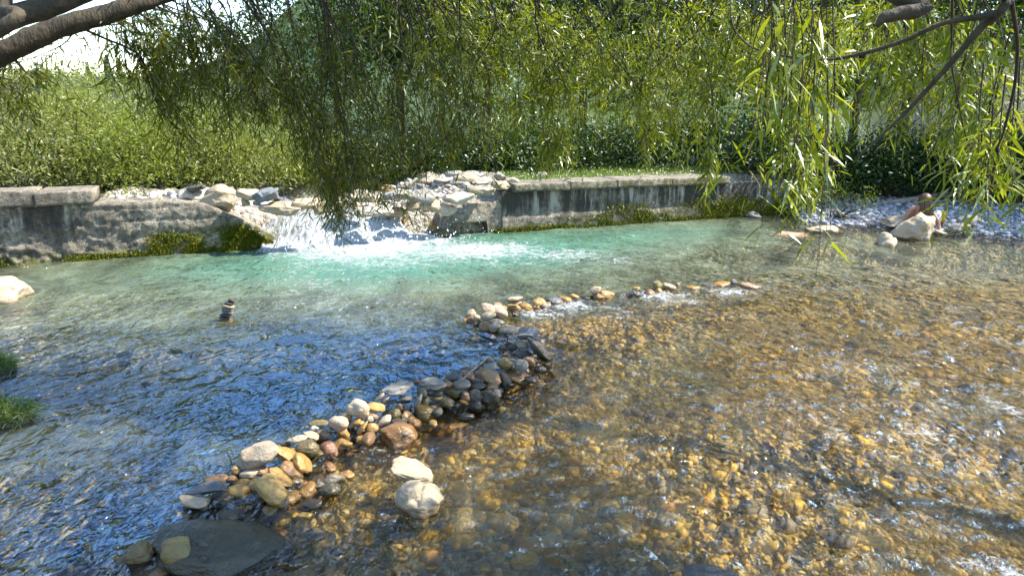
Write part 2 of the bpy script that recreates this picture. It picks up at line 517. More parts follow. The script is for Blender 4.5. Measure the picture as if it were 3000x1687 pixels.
def ground_z(x, y):
    x = np.asarray(x, float); y = np.asarray(y, float)
    p = np.stack([x, y, np.zeros_like(x)], -1).reshape(-1, 3)
    n1 = fbm(p * 0.55, 3, 3).reshape(x.shape); n2 = fbm(p * 2.4, 3, 9).reshape(x.shape)
    s, n = SN(x, y)
    sd = dam_sd(x, y)
    dep = 0.20 + 0.12 * sm(0, -1.5, sd)
    dep = dep + 1.0 * np.exp(-((s - SPOOL - 0.6) / 3.1) ** 2 - ((n + 1.2) / 2.0) ** 2)
    dep = dep + 0.22 * np.exp(-((s - 2.5) / 3.5) ** 2 - ((n + 1.0) / 1.2) ** 2)
    dep = dep + 0.40 * np.exp(-((s - SPOOL - 5.0) / 2.2) ** 2 - ((n + 1.0) / 1.1) ** 2)
    dep = np.where(sd > 0, np.minimum(dep, 0.15 + 0.25 * sm(7, 10.5, y)) , dep)
    z = -dep + 0.035 * n1 + 0.02 * n2
    # left bank
    xb = -4.3 - 0.15 * np.sin(y * 2.1) - 3.4 * sm(5.9, 8.2, y) - 5 * sm(8.2, 10, y)
    lb = sm(0.0, 0.9, xb - x) * (1 - sm(9.0, 10.0, y))
    z = z + lb * (0.62 + 0.12 * n1 - z)
    # near bank under and behind the camera
    nb = sm(1.35, 0.5, y + 0.12 * n1 * 3)
    z = z + nb * (0.55 + 0.1 * n1 - z)
    # gravel beach on the right
    q = (x - BEACH0[0]) * bn[0] + (y - BEACH0[1]) * bn[1]
    u = (x - BEACH0[0]) * bd[0] + (y - BEACH0[1]) * bd[1]
    bm_ = sm(-0.35, 0.6, u)
    zb = np.where(q > 0, 0.165 * q, 0.22 * q) - 0.01 + 0.02 * n2
    zb = np.minimum(zb, 0.55 + 0.1 * n1)
    z = np.where((q > -1.2), z + bm_ * (np.maximum(z, zb) - z), z)
    # upstream of the weir
    ch = channel(s)
    up = 0.72 - 0.30 * ch + 0.008 * np.clip(n, 0, 30) + 0.10 * n1 * sm(0.5, 4, n) + 0.04 * n2
    up = up - 0.12 * ch * sm(1.5, 0.2, n)
    rise = sm(9, 60, n) * 1.5 + sm(60, 330, n) * 40 * (0.16 + 0.84 * sm(8, 40, s))
    up = up + rise
    wm = sm(-0.02, 0.45, n) * (1 - sm(0.15, 0.8, s - WP(2300, 632)[0]) * (n < 1.2))
    z = z * (1 - wm) + up * wm
    # right bank past the beach
    rb = sm(2.2, 5.0, q) * sm(1.0, 3.0, u)
    z = z + rb * (np.maximum(z, 1.2 + 0.06 * (q - 2) + 0.2 * n1) - z)
    # far away everything lies on one gentle plain
    far = sm(30, 120, np.hypot(x, y)) * (n < 5)
    z = z * (1 - far) + far * (1.0 + 0.5 * n1)
    return z

# ground: one sheet, dense near the river, reaching the horizon
def axis(lo, hi, step, far, k=1.22):
    a = list(np.arange(lo, hi, step)); st = step
    while a[-1] < far: st *= k; a.append(a[-1] + st)
    st = step
    while a[0] > -far: st *= k; a.insert(0, a[0] - st)
    return np.array(a)
gx, gy = axis(-13, 15, 0.11, 500), axis(0.2, 22, 0.11, 500)
GX, GY = np.meshgrid(gx, gy, indexing='ij')
GZ = ground_z(GX, GY)
gp = np.stack([GX, GY, GZ], -1).reshape(-1, 3)
gs, gn = SN(gp[:, 0], gp[:, 1])
gq = (gp[:, 0] - BEACH0[0]) * bn[0] + (gp[:, 1] - BEACH0[1]) * bn[1]
gu = (gp[:, 0] - BEACH0[0]) * bd[0] + (gp[:, 1] - BEACH0[1]) * bd[1]
gsd = dam_sd(gp[:, 0], gp[:, 1])
na = fbm(gp * 0.8, 4, 21); nb_ = fbm(gp * 3.0, 3, 31)
def lerp(a, b, t): return a * (1 - t[:, None]) + b * t[:, None]
c = np.tile(np.array([[0.50, 0.37, 0.13]]), (len(gp), 1))                      # golden river bed
c = lerp(c, np.array([0.33, 0.28, 0.115]), sm(-0.3, 0.5, na))
c = lerp(c, np.array([0.50, 0.47, 0.34]), sm(-0.2, -1.5, gsd) * 0.9 * sm(5.9, 7.3, gp[:, 1]))               # paler silt in the pool
c = lerp(c, np.array([0.10, 0.10, 0.05]), sm(0.0, -0.5, gsd) * sm(7.2, 6.0, gp[:, 1]) * 0.85 * sm(-2.9, -1.9, gp[:, 0]))  # bed painted darker where the pool is shaded, so the blue dominates
c = lerp(c, np.array([0.30, 0.31, 0.33]), sm(-0.15, 0.15, gq) * sm(0, 0.6, gu) * (gn < 8))  # grey beach gravel
c = lerp(c, np.array([0.40, 0.36, 0.30]), sm(0.0, 0.5, gn) * sm(7.5, 4, gn) * sm(-1, 1.5, gs - 1))
c = lerp(c, np.array([0.03, 0.042, 0.012]), np.maximum(sm(5, 8, gn), sm(1.5, 0.5, gs - 3) * sm(1.2, 2.2, gn)))
c = lerp(c, np.array([0.055, 0.10, 0.018]), sm(0.9, 1.5, gn) * sm(WP(1480, 560)[0], WP(1600, 560)[0], gs))
c = lerp(c, np.array([0.06, 0.07, 0.03]), np.maximum(sm(1.6, 2.0, gq) * sm(0.3, 1.2, gu), sm(0.12, 0.35, gp[:, 2]) * (gp[:, 1] < 9)))
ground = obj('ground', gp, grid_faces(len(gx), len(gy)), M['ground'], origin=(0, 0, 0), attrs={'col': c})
tag(ground, 'golden stony river bed running up to a grey gravel bank', 'ground', kind='structure')

# ------------------------------------------------------------------ river water (below the weir)
FOAM_GLINT = []     # world ellipses (x, y, rx, ry, strength)
def foam_px(px, py, wpx, hpx, st, z=0.0):
    p = W(px, py, z); a = W(px + wpx / 2, py, z); b1 = W(px, py - hpx / 2, z); b2 = W(px, py + hpx / 2, z)
    FOAM_GLINT.append((p[0], p[1], abs(a[0] - p[0]), (b1[1] - b2[1]) / 2, st))
for f in [(950, 715, 330, 70, 1.2), (1060, 730, 620, 95, 1.1), (1180, 705, 420, 60, 1.1), (1380, 735, 640, 85, 0.92), (1640, 752, 480, 55, 0.72), (1800, 765, 440, 45, 0.55), (1150, 770, 560, 70, 0.66), (1450, 775, 520, 50, 0.55),
          (900, 760, 420, 70, 0.45), (1900, 775, 500, 60, 0.2), (1300, 790, 700, 70, 0.22),
          (1560, 910, 260, 34, 0.8), (1700, 895, 300, 34, 0.78), (1800, 915, 500, 46, 0.5), (1930, 865, 240, 26, 0.85), (2020, 880, 260, 28, 0.55),
          (2140, 850, 200, 20, 0.75), (2250, 850, 160, 16, 0.3), (2150, 900, 300, 30, 0.25),
          (1480, 990, 60, 40, 0.2), (870, 1440, 120, 50, 0.55), (760, 1475, 140, 50, 0.5), (1130, 1310, 220, 40, 0.42), (1010, 1370, 160, 60, 0.3),
          (1400, 1160, 140, 50, 0.35), (1330, 1185, 120, 40, 0.45), (1620, 1110, 120, 60, 0.2), (1640, 1030, 120, 50, 0.25),
          (960, 1490, 100, 50, 0.42), (870, 1560, 200, 90, 0.42), (700, 1560, 300, 110, 0.3), (650, 1665, 220, 60, 0.55), (1150, 1640, 500, 90, 0.28), (1000, 1600, 300, 90, 0.3),
          (2430, 1050, 260, 60, 0.3), (2340, 1110, 240, 70, 0.33), (2480, 1270, 200, 110, 0.62), (2680, 1240, 260, 120, 0.52), (2950, 1190, 160, 200, 0.66),
          (2800, 1330, 380, 160, 0.46), (2900, 1640, 320, 110, 0.66), (2650, 1420, 500, 200, 0.38), (2750, 1560, 420, 180, 0.42), (2680, 1380, 1000, 640, 0.30), (2350, 1180, 700, 240, 0.26), (2500, 780, 900, 90, 0.2), (2000, 800, 900, 90, 0.2), (2140, 1340, 130, 60, 0.36), (2300, 1600, 120, 70, 0.34),  # broad weak patches paint white specks in place of sun glints
          (2980, 1030, 300, 60, 0.25), (2700, 890, 400, 40, 0.18), (2500, 850, 500, 40, 0.14), (1700, 1560, 160, 60, 0.2), (2050, 1630, 260, 60, 0.2)]:
    foam_px(*f)
def foam_at(x, y):
    f = np.zeros(x.shape)
    for a in FOAM_GLINT:
        d2 = ((x - a[0]) / a[2]) ** 2 + ((y - a[1]) / a[3]) ** 2
        f = np.maximum(f, a[4] * np.exp(-d2 * 1.1))
    return f
na_, nr_ = 720, 420
ang = np.linspace(R(-72), R(72), na_); rad = np.exp(np.linspace(np.log(1.7), np.log(27), nr_))
AN, RD = np.meshgrid(ang, rad, indexing='ij')
wx, wy = (RD * np.sin(AN)).ravel(), (RD * np.cos(AN)).ravel()
ws, wnn = SN(wx, wy)
over = wnn > 0.9
wsd = dam_sd(wx, wy)
lev = level(wx, wy)
bed = ground_z(wx, wy)
depth = np.clip(lev - bed, 0, 3)
fo = foam_at(wx, wy)
pw = np.stack([wx, wy, np.zeros_like(wx)], -1)
ca, sa = math.cos(0.45), math.sin(0.45)
pr = np.stack([wx * ca + wy * sa, (-wx * sa + wy * ca) * 1.6, np.zeros_like(wx)], -1)
riff = sm(-0.1, 0.35, wsd) * sm(9.5, 6.5, wy) 
chop = 0.62 + 0.7 * riff * sm(-2.5, 2.2, wx + 0.3 * (5 - wy)) + 0.25 * np.exp(-((wnn + 1.2) / 1.5) ** 2)
chop = chop * (0.75 + 0.5 * (fbm(pw * 0.7, 2, 55) + 0.3))
chop = np.clip(chop, 0.25, 1.5)
amp = 0.011 + 0.014 * riff + 0.018 * np.clip(fo, 0, 1)
wz = lev + amp * (fbm(pr * 2.6, 3, 41) * 1.3 + fbm(pr * 7.5, 2, 47) * 0.55)
wz = wz + np.clip(fo - 0.75, 0, 1) * (0.14 + 0.16 * fbm(pw * 3.4, 4, 61))
keep = ~(over.reshape(na_, nr_)[:-1, :-1] & over.reshape(na_, nr_)[1:, 1:]) & ~(((bed - lev) > 0.25).reshape(na_, nr_)[:-1, :-1] & ((bed - lev) > 0.25).reshape(na_, nr_)[1:, 1:])
wf = grid_faces(na_, nr_)[keep.ravel()]
used = np.unique(wf); rem = np.full(na_ * nr_, -1); rem[used] = np.arange(len(used))
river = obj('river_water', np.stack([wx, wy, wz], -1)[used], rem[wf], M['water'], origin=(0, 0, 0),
            attrs={'depth': depth[used], 'foam': fo[used], 'chop': chop[used], 'sky_sheen': (sm(0.15, -0.25, wsd) * sm(8.2, 6.4, wy) * (0.35 + 0.65 * sm(-3.0, -1.8, wx)))[used]})  # pool area that gets the added blue sheen
tag(river, 'clear rippling river water, turquoise in the deep pool', 'water', kind='structure')

# ------------------------------------------------------------------ cascade through the breach and water above it
ss = np.linspace(S_NL - 0.4, S_NR - 0.30, 150); nn = np.linspace(-0.75, 5.5, 260)
S_, N_ = np.meshgrid(ss, nn, indexing='ij')
mid = (S_ - S_NL) / (S_NR - S_NL)
lip = 0.35 - 0.6 * np.clip(mid, -0.4, 1.2)                 # the chute breaks later on the right
drop = sm(-0.55, 0.55, N_ - 0.15 * lip * 4)
zc = 0.02 + drop * (0.50 - 0.34 * np.clip(mid, 0, 1)) + sm(0.4, 2.2, N_) * 0.12 + 0.03 * np.clip(N_ - 2, 0, 10)
pc = np.stack(list(XY(S_, N_)) + [zc], -1).reshape(-1, 3)
white = (np.exp(-((N_ + 0.12) / 0.55) ** 2) * 0.95 * sm(-0.05, 0.5, mid) + 0.42 * sm(2.2, 0.3, N_) + 0.25 * np.exp(-((N_ - 1.6) / 1.5) ** 2)).ravel()
white = np.maximum(white, (0.9 * np.exp(-((N_ + 0.15) / 0.35) ** 2) * sm(0.5, 0.1, mid)).ravel())
zc2 = zc.ravel() + (0.02 + 0.07 * np.clip(white, 0, 1.2)) * fbm(pc * np.array([3.2, 3.2, 1]), 4, 71)
edge = np.maximum(np.maximum(sm(0.10, 0.0, (S_ - ss[0])), sm(0.35, 0, ss[-1] - S_)), sm(-0.35, -0.75, N_)).ravel()
zc2 = zc2 - 0.25 * edge - 0.4 * (sm(0.4, 0.9, N_) * np.maximum(sm(0.25, -0.1, mid), sm(0.5, 0.75, mid))).ravel()
pc[:, 2] = zc2
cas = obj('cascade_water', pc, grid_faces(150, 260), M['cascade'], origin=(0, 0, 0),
          attrs={'depth': np.full(len(pc), 0.18), 'sky_sheen': np.zeros(len(pc)), 'foam': white, 'chop': np.full(len(pc), 0.9)})
tag(cas, 'white water tumbling through the breach in the weir', 'water', kind='structure')
# flying drops of the cascade
iv, if_ = ico(1)
V, F = [], []
for k in range(420):
    s = rng.normal(S_NL + 0.62 * (S_NR - S_NL), 0.75); n = rng.normal(-0.25, 0.4)
    z = 0.05 + abs(rng.normal(0, 0.13)) + 0.22 * sm(-0.6, 0.6, n)
    r = 0.004 + 0.010 * rng.random() ** 2
    V.append(iv * r * np.array([1, 1, 1.4]) + XYZ(s, n, z)); F.append(if_ + 12 * k)
M['foam'] = m_plain('foam_drop', (0.82, 0.85, 0.86), 0.4, (0.75, 0.8, 0.82), 20, 0.1)
o = obj('water_spray', np.vstack(V), np.vstack(F), M['foam'], origin=(0, 0, 0))
tag(o, 'white drops flying above the cascade', 'spray', kind='stuff')

# ------------------------------------------------------------------ weir walls
def profile(px_list, n=0.0):
    q = np.array([WP(a, b, n) for a, b in px_list])
    return q[:, 0], q[:, 1]
def moss_tufts(parent, mask_fn, s0, s1, z0, z1, cnt, seed, nfun=None):
    r = np.random.default_rng(seed)
    s = r.uniform(s0, s1, cnt); z = z0 + (z1 - z0) * r.random(cnt)
    p = XYZ(s, 0 * s, z)
    ok = mask_fn(s, z, fbm(p * np.array([1.6, 1.6, 2.2]), 4, seed)) > r.random(cnt)
    s, z = s[ok], z[ok]; m = len(s)
    off = nfun(s, z) if nfun else np.zeros(m)
    base = XYZ(s, off - 0.006, z)
    L = r.uniform(0.014, 0.05, m); wdt = r.uniform(0.006, 0.016, m)
    d = nrm(np.stack([r.normal(0, .45, m) + 0.1, -0.6 + r.normal(0, .3, m), -0.75 + r.normal(0, .4, m)], -1))
    side = nrm(np.cross(d, r.normal(0, 1, (m, 3))))
    V = np.stack([base - side * wdt[:, None], base + side * wdt[:, None], base + d * L[:, None]], 1).reshape(-1, 3)
    F = np.arange(3 * m).reshape(-1, 3)
    rnd = np.repeat(r.random(m), 3)
    o = obj('moss', V, F, M['mossleaf'], parent, attrs={'rnd': rnd}, smooth=False)
    tag(o, 'yellow green moss hanging along the waterline', kind='stuff')
    return o
def box_strip(s0, s1, n0, n1, z0, z1, seed, step=0.03, amp=0.012, tilt=0.0, taper=0.0):
    """a rough cast block along the weir: rounded, chipped, displaced"""
    ns = max(3, int((s1 - s0) / step)); s = np.linspace(s0, s1, ns)
    ring = []
    r = 0.018
    k = max(2, int((z1 - z0) / step)); kn = max(2, int((n1 - n0) / step))
    ring += [(n0, z) for z in np.linspace(z0, z1 - r, k)] + [(n0 + r * .3, z1 - r * .3)]
    ring += [(n, z1) for n in np.linspace(n0 + r, n1, kn)] + [(n1, z0)]
    ring += [(n, z0) for n in np.linspace(n1, n0 + 0.01, 3)[1:]]
    ring = np.array(ring); m = len(ring)
    S_, _ = np.meshgrid(s, np.arange(m), indexing='ij')
    N_ = np.tile(ring[:, 0], (ns, 1)); Z_ = np.tile(ring[:, 1], (ns, 1)) + tilt * (S_ - s0)
    V = XYZ(S_, N_, Z_).reshape(-1, 3)
    cen = XYZ(s, np.full(ns, (n0 + n1) / 2), (z0 + z1) / 2 + tilt * (s - s0))
    dv = fbm(V * 9, 4, seed); dv2 = fbm(V * 2.2, 3, seed + 5)
    V[:, 1] += amp * dv * -1 + amp * 1.2 * dv2
    V[:, 2] += amp * 0.7 * fbm(V * 6 + 9, 3, seed + 3) + amp * 0.8 * dv2
    idx = np.arange(ns * m).reshape(ns, m)
    q = np.stack([idx[:-1], np.roll(idx[:-1], -1, 1), np.roll(idx[1:], -1, 1), idx[1:]], -1).reshape(-1, 4)
    V = np.vstack([V, cen[0], cen[-1]])
    a, b = ns * m, ns * m + 1
    t = np.vstack([np.stack([np.full(m, a), np.roll(idx[0], -1), idx[0]], -1), np.stack([np.full(m, b), idx[-1], np.roll(idx[-1], -1)], -1)])
    fr = np.concatenate([np.tile((ring[:, 0] < n0 + r * .5).astype(float), ns), [0.6, 0.6]])
    return V, [q, t], fr

# left wall: rough face that ends in a worn nose
s_cap = WP(275, 600)[0]
lw = empty('weir_wall', XYZ(s_cap, 0.2, -0.2))
tag(lw, 'rough grey concrete weir wall left of the cascade, mossy at its worn end', 'weir wall')
tp_s, tp_z = profile([(-900, 600), (0, 600), (270, 598), (300, 596), (500, 592), (600, 600), (660, 622), (720, 645), (760, 668), (800, 690), (838, 722), (850, 770)])
sL = np.arange(tp_s[0], tp_s[-1], 0.028); ns = len(sL)
top = np.interp(sL, tp_s, tp_z)
front = np.linspace(0, 1, 46); back = np.linspace(0, 1, 16)[1:]
Vs = []
for k in range(ns):
    zt = top[k]
    zz = -0.35 + (zt + 0.35) * front
    nf = 0.10 * np.clip(front - 0.95, 0, 1) ** 1.2 * 3
    fr_ = np.stack([nf, zz], -1)
    bk = np.stack([nf[-1] + back * 0.85, zt - 0.02 * back - 0.5 * np.clip(back - 0.85, 0, 1)], -1)
    Vs.append(np.vstack([fr_, bk]))
Vs = np.array(Vs); m = Vs.shape[1]
S_ = np.tile(sL[:, None], (1, m))
V = XYZ(S_, Vs[..., 0], Vs[..., 1]).reshape(-1, 3)
s_f, z_f = S_.ravel(), Vs[..., 1].ravel()
isf = np.tile(np.concatenate([np.ones(46), np.zeros(15)]), ns)
under = sm(0.42, 0.28, z_f + 0.10 * fbm(V * 1.3, 3, 5)) * sm(s_cap + 1.2, s_cap + 0.2, s_f)      # broken lower courses left
rough_l = sm(s_cap + 1.0, s_cap - 0.1, s_f + 0.3 * fbm(V * 1.5, 2, 8)) * sm(0.72, 0.5, z_f)
nz = 0.036 * fbm(V * 13, 4, 11) + 0.014 * fbm(V * 3.3, 3, 12) + rough_l * 0.07 * np.abs(fbm(V * 5.5, 4, 13))
nz = nz + under * 0.10 * sm(0.02, 0.25, fbm(V * np.array([1.5, 1.5, 4]), 3, 14)) + 0.05 * sm(0.30, 0.10, z_f) * fbm(V * np.array([2, 2, 5]), 3, 15)
nz = nz + isf * 0.02 * (sm(0.02, 0.0, np.abs(z_f - 0.52 + 0.02 * fbm(V * 2, 2, 19))) + sm(0.02, 0.0, np.abs(z_f - 0.70 + 0.02 * fbm(V * 2, 2, 20))))
nz = nz + isf * 0.06 * sm(0.12, 0.0, np.abs(z_f - 0.30)) * 0.4
V[:, 0] += wnv[0] * nz * isf; V[:, 1] += wnv[1] * nz * isf
V[:, 2] += (1 - isf) * 0.03 * fbm(V * 3, 3, 16)
shade = sm(s_cap + 0.15, s_cap - 0.25, s_f) * sm(0.38, 0.62, z_f)  # shade below the coping, painted into the face colour with the stains
mossm = np.clip(sm(0.22, 0.02, z_f) * 1.0 + sm(0.55, 0.2, z_f) * sm(WP(430, 700)[0], WP(620, 700)[0], s_f) * 0.9, 0, 1)
o = obj('wall_face', V, grid_faces(ns, m), M['concrete'], lw,
        attrs={'stain_shade': np.clip(shade * 0.95 + 0.25 * rough_l + 0.3, 0, 1) * isf, 'lime': shade * isf, 'moss': mossm * isf})
zc0 = WP(150, 597)[1]; zc1 = WP(150, 566)[1]
sa_, sb_ = WP(100, 560)[0], s_cap
Vb, Fb, fb = box_strip(tp_s[0], sa_ - 0.004, -0.075, 0.50, zc0 - 0.02, zc1 + 0.045, 101)
obj('coping_stone', Vb, Fb, M['concrete'], lw, attrs={'stain_shade': fb * 0.62, 'lime': np.zeros(len(Vb)), 'moss': np.zeros(len(Vb))})
Vb, Fb, fb = box_strip(sa_ + 0.004, sb_, -0.085, 0.62, zc0 - 0.02, zc1 + 0.012, 102)
obj('coping_stone', Vb, Fb, M['concrete'], lw, attrs={'stain_shade': fb * 0.62, 'lime': np.zeros(len(Vb)), 'moss': np.zeros(len(Vb))})
sm1, sm2, sm3, sm4 = WP(440, 700)[0], WP(560, 700)[0], WP(650, 700)[0], WP(825, 700)[0]
def lmask(s, z, nz):
    line = sm(0.13, 0.02, z) * sm(-0.25, 0.15, nz)
    lim = sm(0.0, 0.08, np.interp(s, tp_s, tp_z) - 0.06 - z)
    p1 = sm(sm1 - 0.15, sm1 + 0.2, s) * sm(sm2 + 0.25, sm2 - 0.1, s) * sm(0.40, 0.15, z + 0.35 * nz)
    p2 = sm(sm3 - 0.1, sm3 + 0.35, s) * sm(sm4 + 0.08, sm4 - 0.05, s) * sm(0.36, 0.18, z - 0.25 * nz) * sm(-0.45, 0.1, nz)
    return np.maximum(np.maximum(line, p1 * sm(-0.3, 0.1, nz)), p2) * lim
moss_tufts(lw, lmask, tp_s[0] + 2.5, sm4, -0.01, 0.5, 60000, 31, lambda s, z: -0.012 + 0 * s)

# right wall
rw = empty('weir_wall', XYZ(WP(1900, 650)[0], 0.2, -0.2))
tag(rw, 'long concrete weir wall right of the cascade, stained dark under its coping', 'weir wall')
s0r, s1r = WP(1470, 600)[0], WP(2320, 600)[0]
tz = np.array([WP(1520, 560)[1], WP(2120, 538)[1]]); ts = np.array([WP(1520, 560)[0], WP(2120, 538)[0]])
sR = np.arange(s0r, s1r, 0.035); ns = len(sR)
topR = np.interp(sR, ts, tz) + 0.004
Vs = []
for k in range(ns):
    fr_ = np.stack([0.0 * front, -0.5 + (topR[k] + 0.5) * front], -1)
    bk = np.stack([back * 0.55, topR[k] - 0.5 * np.clip(back - 0.85, 0, 1)], -1)
    Vs.append(np.vstack([fr_, bk]))
Vs = np.array(Vs); m = Vs.shape[1]
S_ = np.tile(sR[:, None], (1, m))
V = XYZ(S_, Vs[..., 0], Vs[..., 1]).reshape(-1, 3)
s_f, z_f = S_.ravel(), Vs[..., 1].ravel(); isf = np.tile(np.concatenate([np.ones(46), np.zeros(15)]), ns)
nz = 0.010 * fbm(V * 12, 4, 211) + 0.018 * fbm(V * 2.6, 3, 212) - 0.03 * sm(0.28, 0.22, z_f)
V[:, 0] += wnv[0] * nz * isf; V[:, 1] += wnv[1] * nz * isf
sx_ = sm(s0r, s1r, s_f)
o = obj('wall_face', V, grid_faces(ns, m), M['concrete'], rw,
        attrs={'stain_shade': np.clip(sm(0.1, 0.5, z_f) * 0.8 + 0.5 + 0.6 * sx_, 0, 1.3) * isf, 'lime': sm(0.2, 0.5, z_f) * isf * 0.8,
               'moss': np.clip(sm(0.2, 0.03, z_f) + sx_ * sm(0.5, 0.1, z_f), 0, 1) * isf})
cuts = [WP(a, 550)[0] for a in (1500, 1665, 1800, 1960, 2130)]
for i in range(4):
    a, b = cuts[i] + 0.004, cuts[i + 1] - 0.004
    z0 = np.interp(a, ts, tz); tl = (tz[1] - tz[0]) / (ts[1] - ts[0])
    hgt = WP(1700, 530)[1] - WP(1700, 552)[1]
    Vb, Fb, fb = box_strip(a, b, -0.09 + 0.006 * (i % 2), 0.52 + 0.01 * (i % 2), z0, z0 + hgt + 0.004 * (i % 3), 300 + i, tilt=tl)
    zz = Vb[:, 2]
    obj('coping_stone', Vb, Fb, M['concrete'], rw, attrs={'stain_shade': fb * (0.5 + 0.1 * i), 'lime': np.zeros(len(Vb)), 'moss': fb * (0.35 + 0.15 * i)})
def rmask(s, z, nz):
    t = (s - s0r) / (s1r - s0r)
    line = sm(0.13, 0.04, z + 0.05 * nz) * sm(-0.5, 0.1, nz)
    patch = sm(0.15, 0.6, t) * sm(0.5, 0.12, z + 0.35 * nz) * sm(-0.25, 0.2, nz)
    return np.maximum(line, patch)
moss_tufts(rw, rmask, s0r - 0.15, s1r, -0.01, 0.5, 60000, 33, lambda s, z: -0.022 + 0 * s)
# broken stepped ledge with the square outlet under it
lp_s, lp_z = profile([(1285, 668), (1300, 640), (1330, 622), (1350, 615), (1372, 612), (1376, 600), (1430, 592), (1462, 588), (1468, 574), (1500, 560), (1530, 548)])
sG = np.arange(lp_s[0], lp_s[-1], 0.02); ns = len(sG)
topG = np.interp(sG, lp_s, lp_z)
o0, o1 = WP(1322, 660)[0], WP(1430, 660)[0]; zo = WP(1380, 652)[1]
Vs = []
for k in range(ns):
    ob = sm(o0 - 0.02, o0 + 0.02, sG[k]) * (1 - sm(o1 - 0.02, o1 + 0.02, sG[k]))
    zb = -0.4 + ob * (zo + 0.4)
    nb0 = 0.0 + ob * 0.9
    pts = [(nb0, -0.4), (nb0, -0.4 + (zb + 0.4) * 0.97)] + [(nb0 * (1 - t), zb) for t in np.linspace(0, 1, 6)]
    pts += [(0.02 * t, zb + (topG[k] - zb) * t) for t in np.linspace(0, 1, 18)[1:]]
    pts += [(0.02 + 1.7 * t, topG[k] + (0.10 + 0.16 * (lp_z[-1] - topG[k]) / 0.4) * sm(0, 0.5, t) - 0.5 * sm(0.85, 1, t)) for t in np.linspace(0, 1, 26)[1:]]
    Vs.append(pts)
Vs = np.array(Vs); m = Vs.shape[1]
S_ = np.tile(sG[:, None], (1, m))
V = XYZ(S_, Vs[..., 0], Vs[..., 1]).reshape(-1, 3)
isr = np.tile(np.arange(m) >= 8, ns).astype(float)
step_ = np.round((V[:, 2] + 0.05 * fbm(V * 2, 2, 401)) / 0.085) * 0.085
V[:, 2] = V[:, 2] * (1 - 0.45 * isr * (np.tile(np.arange(m) > 26, ns))) + step_ * 0.45 * isr * (np.tile(np.arange(m) > 26, ns))
V[:, 2] += isr * 0.025 * fbm(V * 5, 4, 402)
nz = isr * (0.03 * fbm(V * 4, 4, 403) + 0.012 * fbm(V * 14, 3, 404))
V[:, 0] += wnv[0] * nz; V[:, 1] += wnv[1] * nz
obj('broken_ledge', V, grid_faces(ns, m), M['concrete'], rw,
    attrs={'stain_shade': 0.12 * isr + 0.75 * (1 - isr), 'lime': 0.25 * isr, 'moss': sm(0.22, 0.05, V[:, 2]) * 0.7})  # inside of the outlet coloured darker than the ledge
# curved wing wall standing behind the far end
ww_pts = [(2128, 512), (2150, 480), (2180, 448), (2215, 425), (2260, 408), (2310, 398), (2345, 396), (2350, 512)]
poly = np.array([P(a, b, 15.2 + 0.8 * (i == 7 or i == 6)) for i, (a, b) in enumerate(ww_pts)])
poly[[0, 7], 2] = 0.6
th = np.array([0.12, 0.42, 0.0])
V = np.vstack([poly, poly + th]); k = len(poly)
ctr = np.vstack([poly.mean(0), poly.mean(0) + th])
V = np.vstack([V, ctr])
F3 = [(2 * k, (i + 1) % k, i) for i in range(k)] + [(2 * k + 1, k + i, k + (i + 1) % k) for i in range(k)]
F4 = [(i, (i + 1) % k, k + (i + 1) % k, k + i) for i in range(k)]
o = obj('wing_wall', V, [np.array(F4), np.array(F3)], M['concrete'], smooth=False, attrs={'stain_shade': np.full(len(V), 0.1), 'lime': np.full(len(V), 0.5), 'moss': np.zeros(len(V))})
tag(o, 'smooth bluish concrete wing wall with curved top behind the far end of the weir', 'wing wall')
# ------------------------------------------------------------------ stones
SC = {'tan': (0.33, 0.27, 0.19), 'cream': (0.29, 0.25, 0.18), 'grey': (0.19, 0.185, 0.165), 'dark': (0.065, 0.063, 0.055), 'olive': (0.17, 0.145, 0.06),
      'gold': (0.38, 0.26, 0.09), 'brown': (0.26, 0.17, 0.09), 'red': (0.20, 0.11, 0.07), 'slate': (0.12, 0.135, 0.155), 'pale': (0.34, 0.32, 0.27),
      'green': (0.075, 0.08, 0.052), 'pink': (0.36, 0.27, 0.20)}
_seed = [1000]
def G(px, py):
    """the ground seen at a pixel"""
    d = ray(px, py); t = np.linspace(6, 24, 1500)
    q = np.array([0, 0, CAM_H]) + t[:, None] * d
    below = q[:, 2] < ground_z(q[:, 0], q[:, 1])
    return q[np.argmax(below)] if below.any() else q[-1]
def rock_verts(sub, a, b, c, ang, seed, crease=False):
    v, f = ico(sub)
    v = v.copy(); r = np.random.default_rng(seed)
    if ang < 0.5:
        e = 0.90 + 0.10 * r.random()
        v = np.sign(v) * np.abs(v) ** e
    ncut = int(6 + ang * 8)
    for k in range(ncut):
        d = nrm(r.normal(0, 1, 3)); h = (0.72 if ang < 0.5 else 0.60) + 0.18 * r.random()
        t = v @ d - h
        v = v - np.clip(t, 0, None)[:, None] * d * (0.8 + 0.18 * ang)
    dn = nrm(v)
    v = v * (1 + (0.26 + 0.14 * ang) * fbm(v * 1.1 + seed % 97, 2, seed)[:, None] + (0.07 + 0.12 * ang) * fbm(v * 3.2 + seed % 53, 4, seed + 2)[:, None])
    if crease:
        v[:, 2] -= 0.16 * np.exp(-((v[:, 0] + 0.05) / 0.12) ** 2) * (v[:, 2] > -0.2)
    ext = np.abs(v).max(0)
    return v / ext * np.array([a, b, c]), f
G1 = 'stones of the cobble dam'
